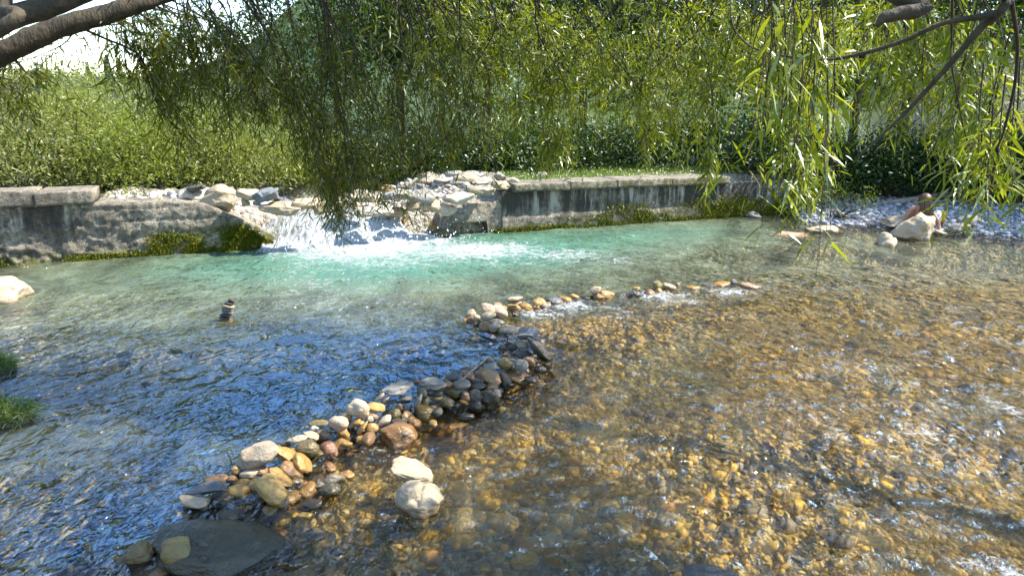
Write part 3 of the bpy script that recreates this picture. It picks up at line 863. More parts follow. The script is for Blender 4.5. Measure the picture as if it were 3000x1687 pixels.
def stone(name, px, py, w, h, tilt, lvl, col, wet, label, cat='stone', group=None, ang=0.0, sub=None, depthk=0.8, sunk=0.0, parent=None, crease=False, tint=None, yaw=None):
    _seed[0] += 1; sd = _seed[0]; r = np.random.default_rng(sd)
    if sunk:                              # the visible part is the top of a taller stone
        h2 = h * (1 + sunk); py2 = py + (h2 - h) / 2
    else: h2, py2 = h, py
    tl = R(tilt)
    hb = 0.5 * math.hypot(w * math.sin(tl), h * math.cos(tl))
    base = W(px, py + hb, lvl)
    f = proj(base)[0, 2]; mpp = f / FPX
    th = math.atan2(CAM_H - lvl, base[1])
    gr = 1.10 if group == G1 else 1.0
    a = gr * w * mpp / 2; hh = gr * h2 * mpp / 2
    b = min(depthk * a, 0.80 * hh / math.sin(th))
    b = max(b, 0.35 * a)
    c = math.sqrt(max(hh ** 2 - (b * math.sin(th)) ** 2, (0.35 * hh) ** 2)) / math.cos(th)
    cen = P(px, py2, base[1] + b * 0.55)
    if sub is None: sub = 4 if w > 70 else 3
    v, fc = rock_verts(sub, a, b, c, ang, sd, crease)
    rot = Matrix.Rotation(-tl, 3, 'Y') @ Matrix.Rotation((r.uniform(-0.25, 0.25) if yaw is None else yaw), 3, 'Z')
    v = v @ np.array(rot).T
    cc = np.array(tint if tint else SC[col]) * (0.88 + 0.24 * r.random())
    if 'under water' in label: cen = cen + np.array([0, 0, -0.035 - (v[:, 2].max() + cen[2])])
    o = obj(name, v + cen, fc, M['stone'], parent, color=(*cc, wet))
    if parent is None: tag(o, label, cat, group)
    return o
G1 = 'stones of the cobble dam'
D = [  # px, py, w, h, tilt, lvl, colour, wet, label, angular
 # sunlit near part of the dam
 (758, 1332, 116, 70, 18, .07, 'tan', .0, 'large speckled grey-tan stone on the near sunlit part of the dam', 0),
 (713, 1356, 57, 42, 4, .05, 'cream', .0, 'cream cobble leaning on the left of the large speckled stone', 0),
 (692, 1380, 26, 28, 30, .03, 'gold', .5, 'small ochre cobble below the red twig', 0),
 (730, 1386, 52, 28, 4, .03, 'cream', .0, 'flat cream cobble below the cream cobble by the speckled stone', 0),
 (755, 1376, 54, 32, -10, .03, 'brown', .8, 'brown wet cobble just right of the flat cream cobble', 0),
 (725, 1411, 82, 32, 4, 0, 'olive', 1, 'dark olive wet slab under the flat cream cobble', 0),
 (798, 1433, 110, 62, -40, 0, 'gold', .45, 'big smooth ochre stone slanting into the rapid below the speckled stone', 0),
 (822, 1399, 80, 37, -40, 0, 'gold', .9, 'wet golden stone just above the big slanting ochre stone', 0),
 (853, 1380, 76, 44, -33, 0, 'brown', .7, 'brown-gold stone next above the wet golden one', 0),
 (836, 1334, 76, 40, -46, .04, 'gold', .8, 'ochre slab leaning against the right end of the speckled stone', 0),
 (888, 1361, 74, 42, -52, 0, 'gold', .9, 'glistening golden slab standing in the water below the olive cobble', 0),
 (868, 1323, 52, 22, 0, .06, 'gold', .9, 'thin flat wet stone between the ochre slab and the olive cobble', 0),
 (906, 1315, 68, 56, -8, .03, 'olive', .8, 'rounded olive cobble, largest green stone of the near dam', 0),
 (871, 1284, 62, 22, 8, .10, 'tan', .2, 'flat tan slab on top behind the olive cobble', .6),
 (908, 1273, 50, 26, -12, .09, 'tan', .3, 'tan wedge-shaped stone right of the flat tan slab', .5),
 (838, 1301, 30, 22, 0, .05, 'olive', .8, 'small olive cobble left below the flat tan slab', 0),
 (961, 1314, 58, 42, 6, 0, 'red', .9, 'dark red-brown wet cobble right of the olive cobble', 0),
 (921, 1256, 23, 19, 0, .06, 'pale', .0, 'small pale grey pebble left of the round tan stones', 0),
 (934, 1238, 62, 18, 6, .06, 'olive', .5, 'thin flat stone at water level above the small pale pebble', 0),
 (945, 1274, 44, 36, 10, .03, 'pink', 1, 'pinkish wet cobble glittering between tan wedge and round stone', 0),
 (992, 1239, 55, 48, 12, .10, 'pink', .0, 'smooth round pinkish stone, left of the two discs on the dam', 0),
 (1049, 1197, 66, 50, -14, .10, 'tan', .0, 'round tan stone with cracked face, right of the two discs', 0),
 (1098, 1192, 60, 30, -8, .09, 'gold', .3, 'golden flat stone tucked behind the round cracked stone', 0),
 (1041, 1237, 48, 22, 36, .03, 'gold', .7, 'slim golden stone standing aslant under the cracked disc, first of four', 0),
 (1060, 1255, 54, 21, 50, .02, 'gold', .7, 'slim golden stone standing aslant under the cracked disc, second of four', 0),
 (1086, 1256, 52, 34, 32, .01, 'gold', .9, 'broad golden stone standing aslant under the cracked disc, third of four', 0),
 (1126, 1233, 52, 27, 37, .04, 'tan', .1, 'long tan stone aslant with dry grey top, fourth of four', 0),
 (1084, 1229, 20, 20, 0, .05, 'pale', .3, 'little whitish pebble between the aslant golden stones', 0),
 (1095, 1221, 26, 18, -20, .06, 'brown', .5, 'little brown pebble above the whitish pebble', 0),
 (1022, 1222, 19, 19, 0, .06, 'gold', .5, 'little golden pebble between the two round discs', 0),
 (1007, 1270, 38, 34, 15, 0, 'gold', .9, 'wet golden cobble under the round pinkish stone', 0),
 (1000, 1300, 60, 34, 5, 0, 'gold', 1, 'submerged golden cobble at the foot of the dam below the discs', 0),
 (1174, 1266, 116, 56, -8, 0, 'brown', 1, 'big dark wet boulder with brown top at the foot of the dam', 0),
 (1169, 1236, 44, 18, -8, .05, 'dark', .8, 'flat dark stone lying on the big wet boulder', 0),
 (1213, 1236, 38, 24, 0, .02, 'brown', 1, 'brown wet cobble right of the flat dark stone', 0),
 # shaded middle
 (1169, 1137, 100, 40, 11, .13, 'grey', .0, 'long grey slab with a sun spot on top of the shaded dam', 0),
 (1112, 1165, 40, 17, 42, .09, 'tan', .0, 'finger-shaped tan stone slanting at the left end of the long grey slab', 0),
 (1130, 1170, 38, 15, 46, .08, 'tan', .0, 'second finger-shaped stone right beside the first', 0),
 (1146, 1178, 34, 14, 8, .06, 'grey', .3, 'short grey stone below the two finger-shaped stones', 0),
 (1192, 1165, 53, 14, -3, .09, 'grey', .2, 'flat grey stone lying level under the long slab', 0),
 (1182, 1177, 42, 11, 0, .06, 'dark', .4, 'thin dark stone beneath the level flat one', 0),
 (1224, 1177, 56, 24, 66, .03, 'grey', .3, 'bent grey stone standing upright in the shaded dam', 0),
 (1237, 1152, 30, 32, 10, .10, 'green', .3, 'dark green-grey cobble above the bent upright stone', 0),
 (1249, 1175, 33, 18, 62, .05, 'olive', .4, 'olive stone standing upright right of the bent one', 0),
 (1248, 1136, 38, 14, -4, .14, 'grey', .2, 'flat grey stone under the big triangular one', 0),
 (1266, 1121, 78, 38, 0, .15, 'grey', .1, 'big triangular grey stone topping the shaded dam', .8),
 (1221, 1119, 24, 17, 20, .15, 'red', .2, 'small red-brown stone between the long slab and the triangular one', 0),
 (1257, 1148, 22, 13, 0, .11, 'slate', .6, 'small blue-black wet pebble in the shaded dam', 0),
 (1281, 1151, 36, 18, 6, .09, 'green', .4, 'rounded dark stone under the triangular one, upper of three', 0),
 (1280, 1165, 42, 16, 4, .07, 'olive', .5, 'rounded olive stone under the triangular one, middle of three', 0),
 (1294, 1176, 44, 18, 8, .03, 'olive', .9, 'rounded wet olive stone under the triangular one, lowest of three', 0),
 (1243, 1205, 62, 36, -8, 0, 'olive', 1, 'mossy olive wet cobble at the foot of the shaded dam', 0),
 (1191, 1197, 28, 24, 0, .02, 'dark', .8, 'small dark cobble left of the mossy olive one', 0),
 (1170, 1192, 20, 24, 15, .04, 'brown', .5, 'small brown cobble standing below the thin dark stone', 0),
 (1157, 1210, 42, 28, -12, .01, 'olive', .8, 'olive wet cobble above the flat dark stone', 0),
 # far end of the shaded part
 (1542, 979, 74, 42, -6, .14, 'slate', .0, 'big blue-grey block crowning the far end of the shaded dam', .8),
 (1580, 1020, 92, 42, -46, .0, 'dark', .15, 'long dark block leaning down the far end of the shaded dam', .9),
 (1564, 1011, 30, 32, 0, .07, 'grey', .1, 'grey cobble wedged beneath the blue-grey block', .3),
 (1536, 1013, 38, 20, 10, .06, 'tan', .1, 'tan-grey cobble left of the wedged grey one', 0),
 (1502, 1018, 34, 21, 0, .04, 'dark', .3, 'dark round cobble, middle of the row left of the blue-grey block', 0),
 (1477, 1014, 38, 19, 12, .02, 'dark', .5, 'dark cobble at the water, leftmost under the blue-grey block', .4),
 (1498, 1003, 24, 11, -6, .07, 'dark', .2, 'small dark flake by the upright black twig', .4),
 (1527, 1031, 48, 15, -8, .02, 'grey', .5, 'flat grey stone under the row of dark cobbles', 0),
 (1546, 1043, 54, 27, -14, 0, 'dark', .6, 'dark stone below the flat grey one', .4),
 (1480, 1065, 46, 38, 0, .07, 'olive', .2, 'yellow-olive round slab standing in a sun fleck', 0),
 (1527, 1073, 40, 42, 10, .06, 'grey', .2, 'grey round slab standing right of the yellow-olive one', 0),
 (1553, 1060, 32, 25, -30, .04, 'brown', .7, 'brown wet stone right of the standing grey slab', 0),
 (1435, 1075, 40, 22, 0, .12, 'grey', .0, 'grey cobble right of the pale stick', 0),
 (1413, 1065, 27, 14, 10, .14, 'dark', .1, 'small dark stone under the upper end of the pale stick', 0),
 (1433, 1058, 26, 18, 0, .15, 'dark', .1, 'small dark stone just right of the stick tip', 0),
 (1432, 1104, 74, 46, -26, .04, 'brown', .4, 'large orange-brown stone in the shaded dam', 0),
 (1514, 1101, 84, 26, -12, 0, 'brown', .9, 'long brown wet stone at the water below the standing slabs', 0),
 (1481, 1116, 34, 38, 0, 0, 'dark', .6, 'dark upright cobble right of the orange-brown stone', 0),
 (1371, 1097, 46, 28, -30, .10, 'red', .2, 'red-brown stone under the pale stick', .3),
 (1326, 1105, 42, 20, 8, .12, 'dark', .2, 'dark cobble left of the pale stick foot', 0),
 (1351, 1129, 54, 31, 4, .08, 'grey', .6, 'dark grey wet cobble below the pale stick foot', 0),
 (1399, 1115, 38, 17, 0, .08, 'dark', .4, 'flat dark stone under the orange-brown one, upper', 0),
 (1399, 1132, 44, 22, 4, .05, 'dark', .6, 'flat dark stone under the orange-brown one, lower', 0),
 (1439, 1133, 42, 26, -16, .02, 'brown', .7, 'dark brown cobble below the orange-brown stone', 0),
 (1436, 1157, 50, 38, -10, 0, 'green', 1, 'mossy dark cobble in the spill below the orange-brown stone', 0),
 (1389, 1158, 48, 38, 8, 0, 'dark', .9, 'dark wet cobble in the spill, beside the mossy one', 0),
 (1333, 1149, 46, 31, 0, .03, 'olive', .7, 'olive cobble beside the little white trickle', 0),
 (1364, 1162, 28, 26, 0, .01, 'brown', .8, 'brown wet pebble in the little trickle', 0),
 (1396, 1186, 38, 24, 0, 0, 'dark', 1, 'lowest dark cobble in the spill', 0),
 (1308, 1175, 42, 25, 4, 0, 'olive', .8, 'olive cobble left of the little trickle', 0),
 (1310, 1126, 32, 29, 10, .09, 'brown', .4, 'brown stone right of the triangular grey one', 0),
 (1410, 1081, 32, 12, 0, .11, 'dark', .2, 'thin dark stone crossed by the pale stick', 0),
 (1582, 1079, 36, 18, -10, 0, 'dark', 1, 'dark wet stone in the current past the standing grey slab', 0),
 # far sunlit group
 (1486, 964, 84, 25, 6, 0, 'cream', .0, 'long cream stone lying in the water behind the blue-grey block', 0),
 (1423, 957, 44, 31, 14, 0, 'brown', .1, 'brown-shadowed cobble at the left of the long cream stone', 0),
 (1450, 956, 38, 27, 40, .03, 'cream', .0, 'cream stone with a dark hollow leaning between its neighbours', 0),
 (1454, 941, 50, 16, -4, .06, 'cream', .0, 'flat cream stone above the hollowed one', 0),
 (1430, 926, 44, 24, 14, .08, 'cream', .0, 'pale cobble with the little standing twig', 0),
 (1401, 933, 28, 23, -20, .03, 'tan', .0, 'tan cobble left of the pale cobble with the twig', 0),
 (1381, 920, 40, 24, 25, .03, 'tan', .0, 'light brown stone leaning at the left end of the far group', .4),
 (1383, 936, 28, 20, -20, 0, 'red', .2, 'small red-brown stone under the leaning left one', .3),
 (1365, 939, 18, 14, 0, 0, 'gold', .6, 'small yellow pebble at the very left of the far group', 0),
 (1429, 903, 44, 29, -12, .08, 'pink', .0, 'large pinkish cobble behind the pale one', 0),
 (1461, 912, 56, 32, -34, .02, 'pink', .1, 'tan slab sloping right from the pinkish cobble', 0),
 (1457, 894, 27, 20, 0, .08, 'brown', .1, 'brown cobble on top behind the sloping tan slab', 0),
 (1475, 904, 25, 17, -10, .04, 'gold', .4, 'orange-brown pebble right of the sloping slab', 0),
 (1507, 875, 48, 14, 3, .14, 'cream', .0, 'top stone of the little stack of three', 0),
 (1508, 886, 43, 11, 2, .10, 'brown', .0, 'middle stone of the little stack of three', 0),
 (1506, 900, 44, 19, 4, .01, 'gold', .4, 'bottom stone of the little stack of three', 0),
 (1543, 898, 38, 18, -14, 0, 'gold', .8, 'pale golden wet stone right of the stack of three', 0),
 (1580, 886, 48, 25, -6, 0, 'gold', .7, 'golden wet boulder with dark rim in the far row', 0),
 (1622, 880, 54, 21, -10, 0, 'slate', .8, 'blue-grey wet stone in the far row', 0),
 (1658, 875, 48, 15, -15, 0, 'gold', .8, 'low golden stone right of the blue-grey one', 0),
 (1683, 869, 32, 16, 0, 0, 'gold', .6, 'small golden stone before the tilted block', 0),
 (1748, 848, 42, 19, 24, .06, 'tan', .0, 'tan block tilted upward in the far row', .7),
 (1777, 861, 44, 21, -12, 0, 'gold', .7, 'golden wet stone right under the tilted block', 0),
 (1753, 867, 36, 18, 0, 0, 'brown', .8, 'dark brown wet stone left under the tilted block', 0),
 (1865, 846, 27, 15, 0, 0, 'gold', .6, 'golden stone behind the slate-blue one', 0),
 (1865, 861, 30, 17, -25, 0, 'slate', .8, 'slate-blue stone in the far row', .5),
 (1902, 857, 36, 19, 0, 0, 'brown', .8, 'dark brown stone left of the black angular one', .3),
 (1929, 834, 38, 26, -30, .04, 'olive', .0, 'dark angular stone standing highest in the far row', .8),
 (1930, 853, 22, 17, 0, 0, 'gold', .8, 'small golden stone under the dark angular one', 0),
 (1960, 838, 38, 15, -20, .01, 'pink', .4, 'purple-brown stone right of the dark angular one', .3),
 (1985, 834, 18, 13, 0, .01, 'brown', .1, 'small brown stone with pointed top in the far row', .5),
 (2022, 840, 54, 11, 0, 0, 'gold', .8, 'low golden stone awash right of the pointed brown one', 0),
 (2078, 833, 46, 9, -6, 0, 'slate', .8, 'thin purple-grey stone awash near the end of the row', 0),
 (2113, 830, 58, 14, 0, 0, 'gold', .9, 'golden stone awash near the end of the row', 0),
 (2150, 826, 18, 17, 0, 0, 'grey', .3, 'small grey stone in the splash at the end of the row', .3),
 (2195, 835, 70, 15, -2, 0, 'pink', .3, 'long pinkish stone ending the far row', 0),
 # near end
 (606, 1431, 126, 44, 5, .05, 'slate', .5, 'dark grey flat-topped slab at the near end of the dam', .9),
 (567, 1467, 88, 37, -6, .03, 'tan', .3, 'domed tan cobble left of the dark flat-topped slab', 0),
 (645, 1459, 84, 36, 4, 0, 'green', .7, 'dark stone under the flat-topped slab', .4),
 (700, 1432, 66, 31, -12, .02, 'gold', .5, 'golden-tan stone right of the dark flat-topped slab', .3),
 (627, 1404, 78, 33, 8, .03, 'brown', .8, 'wet grey-brown stone behind the flat-topped slab', .4),
 (679, 1403, 30, 23, 0, .03, 'brown', .8, 'small dark brown stone right of the wet grey-brown one', 0),
 (604, 1461, 26, 17, -20, .03, 'olive', .4, 'small brown pebble between domed cobble and flat-topped slab', 0),
 (577, 1450, 24, 11, 0, .06, 'grey', .2, 'tiny grey pebble behind the domed cobble', 0),
 (520, 1607, 96, 74, 14, .02, 'olive', .35, 'rounded olive-brown cobble in front of the great sunken boulder', 0),
 (585, 1604, 48, 56, -18, .0, 'green', .7, 'dark cobble right of the rounded olive-brown one', 0),
 (458, 1598, 44, 29, 0, .0, 'brown', .7, 'small dark brown cobble left of the rounded olive-brown one', 0),
 (405, 1615, 80, 70, -14, .0, 'olive', .7, 'dark olive cobble with the water sliding over its back', 0),
 (332, 1624, 106, 54, 12, -.03, 'olive', 1, 'olive stone just under water at the near left spill', 0),
 (265, 1643, 48, 22, 0, -.02, 'olive', 1, 'small olive stone just under water at the near left edge', 0),
 (598, 1642, 34, 32, 0, 0, 'dark', .9, 'small black wet stone in the near foam', 0),
 (430, 1672, 150, 36, 4, -.03, 'brown', 1, 'brown stone under the near spill at the bottom edge', 0),
]
for (px, py, w, h, tl, lv, c_, wet, lab, an) in D:
    low = lv <= 0.02
    stone('cobble', px, py, w, h, tl, lv, c_, wet, lab, 'stone', G1, an, sunk=0.45 if (low and abs(tl) < 25) else 0.0)
# small cobbles filling the core of the dam
seen_lab = set()
CUT = (' on ', ' in ', ' at ', ' below', ' leaning', ' under', ' just', ' next', ' lying', ' with ', ' between', ' behind', ' right', ' left', ' slanting', ' standing', ' tucked', ' topping', ' crowning', ' against', ' beside', ' above', ',', ' glistening', ' glittering', ' crossed', ' awash', ' ending', ' aslant', ' wedged', ' beneath', ' before', ' tilted', ' sloping', ' of the')
def near_phrase(p, LST):
    d = [(math.hypot(p[0] - a, p[1] - b), l) for a, b, l in LST]
    w = min(d)[1].split()
    return ' '.join(w[:9]).rstrip(',') if len(w) <= 9 else ' '.join(min(d)[1][:min([min(d)[1].find(c) for c in CUT if min(d)[1].find(c) > 8] + [60])].split()[:9]).rstrip(',')
DL = [(*W(a[0], a[1] + a[3] / 2, a[5])[:2], a[8]) for a in D]
rf = np.random.default_rng(321)
for k in range(260):
    i = rf.integers(0, 14); t = rf.random(); c0 = DAM[i] * (1 - t) + DAM[i + 1] * t
    wdt = 0.13 if i in (3, 4, 5, 6, 7) else 0.08
    off = rf.normal(0, wdt, 2); a = rf.uniform(.035, .085); _seed[0] += 1
    v, fc = rock_verts(3, a, a * rf.uniform(.6, .9), a * rf.uniform(.35, .6), rf.choice([0, .5]), _seed[0])
    v = v @ np.array(Matrix.Rotation(rf.uniform(0, 6.28), 3, 'Z') @ Matrix.Rotation(rf.normal(0, .35), 3, 'X')).T
    ck = rf.choice(['brown', 'olive', 'gold', 'dark', 'grey', 'green']); cn = {'gold': 'golden', 'green': 'greenish'}.get(str(ck), str(ck)); cc = np.array(SC[str(ck)]) * rf.uniform(.7, 1.1)
    zz = 0.045 * rf.random() * (2 if i in (4, 5, 6, 7) else .6) - 0.025
    pc_ = np.array([c0[0] + off[0], c0[1] + off[1]])
    lab = f'small {cn} cobble wedged low beside the ' + near_phrase(pc_, DL)
    if lab in seen_lab: continue
    seen_lab.add(lab)
    o = obj('cobble', v + np.array([*pc_, zz]), fc, M['stone'], color=(*cc, .8))
    tag(o, lab, 'stone', 'small filling cobbles of the dam')
B = [  # boulders and single stones
 ('boulder', 630, 1580, 480, 155, -8, -.045, 'green', 1.0, 'great dark green boulder sunk at the near end of the dam, water sliding over it', 'boulder', .05, .35, 1.0),
 ('boulder', 1203, 1377, 146, 66, -24, .02, 'cream', .0, 'long cream boulder lying dry in the riffle, upper of the pair', 'boulder', .15, .1, .8),
 ('boulder', 1238, 1451, 160, 94, -4, .0, 'cream', .0, 'cream boulder with a crease and wet brown foot, lower of the pair', 'boulder', .2, .35, .9),
 ('river_stone', 905, 1473, 84, 26, 12, .0, 'dark', 1.0, 'black wet stone awash left of the pair of cream boulders', 'stone', .2, .4, .8),
 ('river_stone', 2085, 1676, 180, 58, -4, .0, 'slate', .9, 'blue-black wet stone breaking the water at the bottom edge', 'stone', .1, .5, .9),
 ('river_stone', 1320, 1238, 178, 62, 6, -.05, 'gold', 1.0, 'broad yellow rock just under water at the foot of the dam', 'stone', .15, .3, 1.0),
 ('boulder', 10, 842, 165, 84, -14, .0, 'cream', .0, 'sunlit cream boulder in the pool at the left edge', 'boulder', .3, .5, .9),
 ('boulder', 2688, 664, 140, 84, -16, .0, 'tan', .0, 'big pale grey boulder with moss at its foot in front of the person', 'boulder', .75, .35, .8),
 ('boulder', 2592, 701, 82, 45, 4, .0, 'tan', .0, 'small rough grey boulder in the water left of the big pale one', 'boulder', .6, .5, .9),
 ('boulder', 2628, 643, 132, 42, 2, .06, 'tan', .0, 'flat-topped brown block on the beach behind the big pale boulder', 'boulder', .9, .1, .9),
 ('boulder', 2425, 669, 138, 28, -3, .0, 'cream', .0, 'wide flat cream slab at the tip of the gravel beach', 'boulder', .8, .5, .9),
 ('boulder', 2332, 686, 134, 19, -3, .0, 'pink', .2, 'low reddish rock awash off the flat cream slab', 'boulder', .4, .6, .9),
 ('boulder', 2765, 682, 66, 20, -8, .0, 'cream', .0, 'low cream rock at the waterline right of the big pale boulder', 'boulder', .4, .5, .9),
 ('boulder', 2806, 664, 62, 24, 12, .10, 'grey', .0, 'grey-white rounded rock on the beach right of the person', 'boulder', .3, .3, .9),
 ('boulder', 2843, 666, 32, 20, -10, .10, 'pale', .0, 'small white rock beside the grey-white rounded one', 'boulder', .3, .3, .9),
 ('boulder', 2840, 643, 74, 30, 0, .20, 'grey', .0, 'dark grey rock on the shaded beach behind the white one', 'boulder', .4, .3, .9),
 ('boulder', 2206, 629, 50, 23, -6, .0, 'grey', .1, 'lone grey rock in the dark water at the foot of the wall', 'boulder', .6, .4, .8),
 ('boulder', 2790, 752-80, 22, 12, 0, .05, 'brown', .0, 'small reddish stone under the grey-white rounded rock', 'stone', .3, .3, .9),
 # above the weir, left of the breach
 ('boulder', 560, 563, 150, 48, 4, .70, 'pale', .0, 'long whitish boulder above the weir, left of the big rounded one', 'boulder', .5, .3, .7),
 ('boulder', 646, 575, 128, 72, 26, .58, 'tan', .0, 'big rounded tan boulder with orange flank above the breach', 'boulder', .4, .2, .8),
 ('boulder', 732, 566, 84, 26, -3, .80, 'tan', .0, 'tan slab right behind the big rounded boulder', 'boulder', .4, .3, .8),
 ('boulder', 778, 566, 92, 40, 22, .76, 'slate', .0, 'dark grey wedge-shaped boulder above the breach', 'boulder', .8, .2, .8),
 ('boulder', 768, 580, 32, 12, 14, .76, 'grey', .0, 'smooth grey pebble resting against the dark wedge', 'stone', 0, .1, .8),
 ('boulder', 752, 594, 25, 14, 0, .70, 'grey', .0, 'round grey pebble below the dark wedge', 'stone', 0, .1, .8),
 ('boulder', 784, 586, 22, 10, 8, .72, 'grey', .0, 'second smooth grey pebble under the dark wedge', 'stone', 0, .1, .8),
 ('boulder', 831, 588, 62, 22, -10, .68, 'slate', .0, 'blue-grey low rock right of the dark wedge', 'boulder', .5, .3, .8),
 ('boulder', 824, 604, 126, 32, -6, .62, 'tan', .1, 'long brown and cream slab at the lip of the cascade', 'boulder', .7, .4, .7),
 ('boulder', 905, 592, 92, 30, -4, .66, 'tan', .0, 'tan rock at the back of the cascade', 'boulder', .5, .3, .8),
 ('boulder', 938, 605, 62, 28, 8, .60, 'tan', .1, 'brownish rock at the right back of the cascade', 'boulder', .5, .4, .8),
 ('boulder', 573, 548, 62, 18, 6, .86, 'dark', .0, 'dark low rock in front of the willow bushes', 'boulder', .5, .3, .8),
 ('boulder', 718, 590, 30, 22, -20, .68, 'cream', .1, 'small cream rock under the right of the big rounded boulder', 'stone', .6, .3, .8),
 # above and beside the breach, right
 ('boulder', 1090, 612, 130, 34, -4, .50, 'pale', .0, 'broad flat pale slab at the back of the white water', 'boulder', .8, .3, .8),
 ('boulder', 1180, 566, 116, 26, 3, .66, 'pale', .0, 'low whitish slab left of the big grey boulder', 'boulder', .8, .3, .9),
 ('boulder', 1068, 574, 96, 26, -5, .66, 'cream', .0, 'cream slab behind the hanging willow tip', 'boulder', .7, .3, .9),
 ('boulder', 1335, 574, 112, 34, 4, .62, 'pale', .0, 'wide pale slab on the bar above the stepped ledge', 'boulder', .8, .3, .8),
 ('boulder', 1405, 556, 100, 24, -3, .70, 'cream', .0, 'flat cream slab between the stepped ledge and the coping', 'boulder', .8, .3, .9),
 ('boulder', 1296, 606, 84, 30, -10, .46, 'cream', .0, 'smooth cream slab sloping to the orange mossy rock', 'boulder', .6, .3, .9),
 ('boulder', 1160, 618, 84, 26, 5, .36, 'tan', .2, 'tan slab just above the dark wet rock', 'boulder', .7, .3, .9),
 ('boulder', 1233, 571, 90, 44, -10, .62, 'grey', .0, 'big grey boulder among the white cobbles above the breach', 'boulder', .7, .3, .8),
 ('boulder', 1258, 594, 64, 34, 6, .50, 'tan', .0, 'tan boulder just below the big grey one', 'boulder', .6, .3, .8),
 ('boulder', 1208, 600, 42, 26, 0, .46, 'cream', .0, 'pale stone left of the tan boulder', 'boulder', .5, .3, .8),
 ('boulder', 1182, 644, 56, 34, 0, .16, 'olive', .9, 'dark wet rock at the top of the white water', 'boulder', .5, .4, .8),
 ('boulder', 1264, 652, 80, 46, -8, .06, 'gold', .4, 'orange mossy rock right of the white water', 'boulder', .6, .3, .8),
 ('boulder', 1298, 684, 70, 28, -6, .0, 'olive', .7, 'low mossy rock at the water left of the square outlet', 'boulder', .5, .4, .8),
 ('boulder', 1134, 648, 38, 28, -30, .18, 'brown', .6, 'brown leaning rock in the middle of the white water', 'boulder', .6, .3, .8),
 ('boulder', 1132, 550, 42, 20, 0, .72, 'brown', .0, 'brown stone under the hanging willow above the breach', 'boulder', .4, .3, .8),
 ('boulder', 1464, 515, 40, 22, 0, .86, 'grey', .0, 'grey block behind the near end of the right coping', 'boulder', .8, .3, .8),
 ('boulder', 1502, 528, 48, 18, 0, .80, 'cream', .0, 'cream rounded rock at the near end of the right coping', 'boulder', .3, .3, .8),
 ('boulder', 1470, 540, 60, 22, 4, .74, 'cream', .0, 'cream rock below the rounded one, left of the coping', 'boulder', .4, .3, .8),
 ('boulder', 1588, 511, 28, 17, 0, .90, 'pale', .0, 'white stone on the grass behind the right coping', 'stone', .4, .3, .8),
]
for (nm, px, py, w, h, tl, lv, c_, wet, lab, cat, an, sk, dk) in B:
    o = stone(nm, px, py, w, h, tl, lv, c_, wet, lab, cat, None, an, 5 if w > 120 else 4, dk, sk, crease=('crease' in lab))
# bedrock slab behind the left wall
pts = np.array([P(a, b, 11.0 + 0.4 * (a - 280) / 230) for a, b in [(275, 590), (300, 556), (340, 548), (390, 555), (430, 560), (470, 556), (505, 572), (512, 592)]])
us = np.linspace(0, 1, 70); vv = np.linspace(0, 1, 26)
tops = catmull(pts[1:-1], 70)
tops[:, 2] -= 0.02
V = []
for k, t in enumerate(us):
    b0 = tops[k]
    for q in vv:
        yy = -0.42 + 1.1 * q
        zz = -0.26 * (1 - sm(0.0, 0.42, q)) - 0.3 * sm(0.75, 1.0, q)
        V.append(b0 + np.array([0.1 * yy, yy, zz]))
V = np.array(V); V[:, 2] += 0.05 * fbm(V * 3.0, 4, 505) + 0.012 * fbm(V * 12, 3, 506)
e = np.maximum(sm(0.06, 0, np.repeat(us, 26)), sm(0.94, 1.0, np.repeat(us, 26)))
V[:, 2] -= 0.3 * e
o = obj('bedrock_slab', V, grid_faces(70, 26), M['stone'], color=(0.52, 0.46, 0.37, 0))
tag(o, 'long uneven tan rock slab lying behind the left weir wall', 'rock')

# cairn: seven flat pebbles and a pointed one, standing in the pool
G2 = 'balanced pebbles of the cairn'
zc_ = 0.02
cb = W(667, 946, 0.0)
CAS = 1.25
CA = [(667, 941, 42, 13, -2, 'brown', 'brown pebble at the foot of the cairn, standing in the water'), (657, 934, 32, 8, -4, 'dark', 'dark second pebble of the cairn, jutting left'),
      (663, 927, 37, 9, -6, 'dark', 'third pebble of the cairn from the water'), (666, 920, 36, 9, -8, 'grey', 'fourth pebble of the cairn from the water'),
      (667, 914, 35, 9, -8, 'grey', 'fifth pebble of the cairn from the water'), (668, 907, 39, 11, -8, 'tan', 'thick tan pebble, sixth of the cairn'),
      (671, 899, 30, 9, -12, 'dark', 'dark pebble near the top of the cairn'), (679, 893, 20, 9, -30, 'dark', 'small pointed dark pebble topping the cairn')]
for i, (px, py, w, h, tl, c_, lab) in enumerate(CA):
    _seed[0] += 1; py = 947 - (947 - py) * CAS; h = h * CAS * 1.05
    f = proj(cb)[0, 2]; mpp = f / FPX
    v, fc = rock_verts(3, w * mpp / 2, w * mpp * 0.42, h * mpp / 2 * 1.02, 0.0, _seed[0])
    v = v @ np.array(Matrix.Rotation(R(-tl), 3, 'Y')).T
    o = obj('cairn_pebble', v + P(px, py, cb[1] + 0.05), fc, M['stone'], color=(*[x * 0.8 for x in SC[c_]], 0.9 if i == 0 else 0.1))
    tag(o, lab, 'pebble', G2)
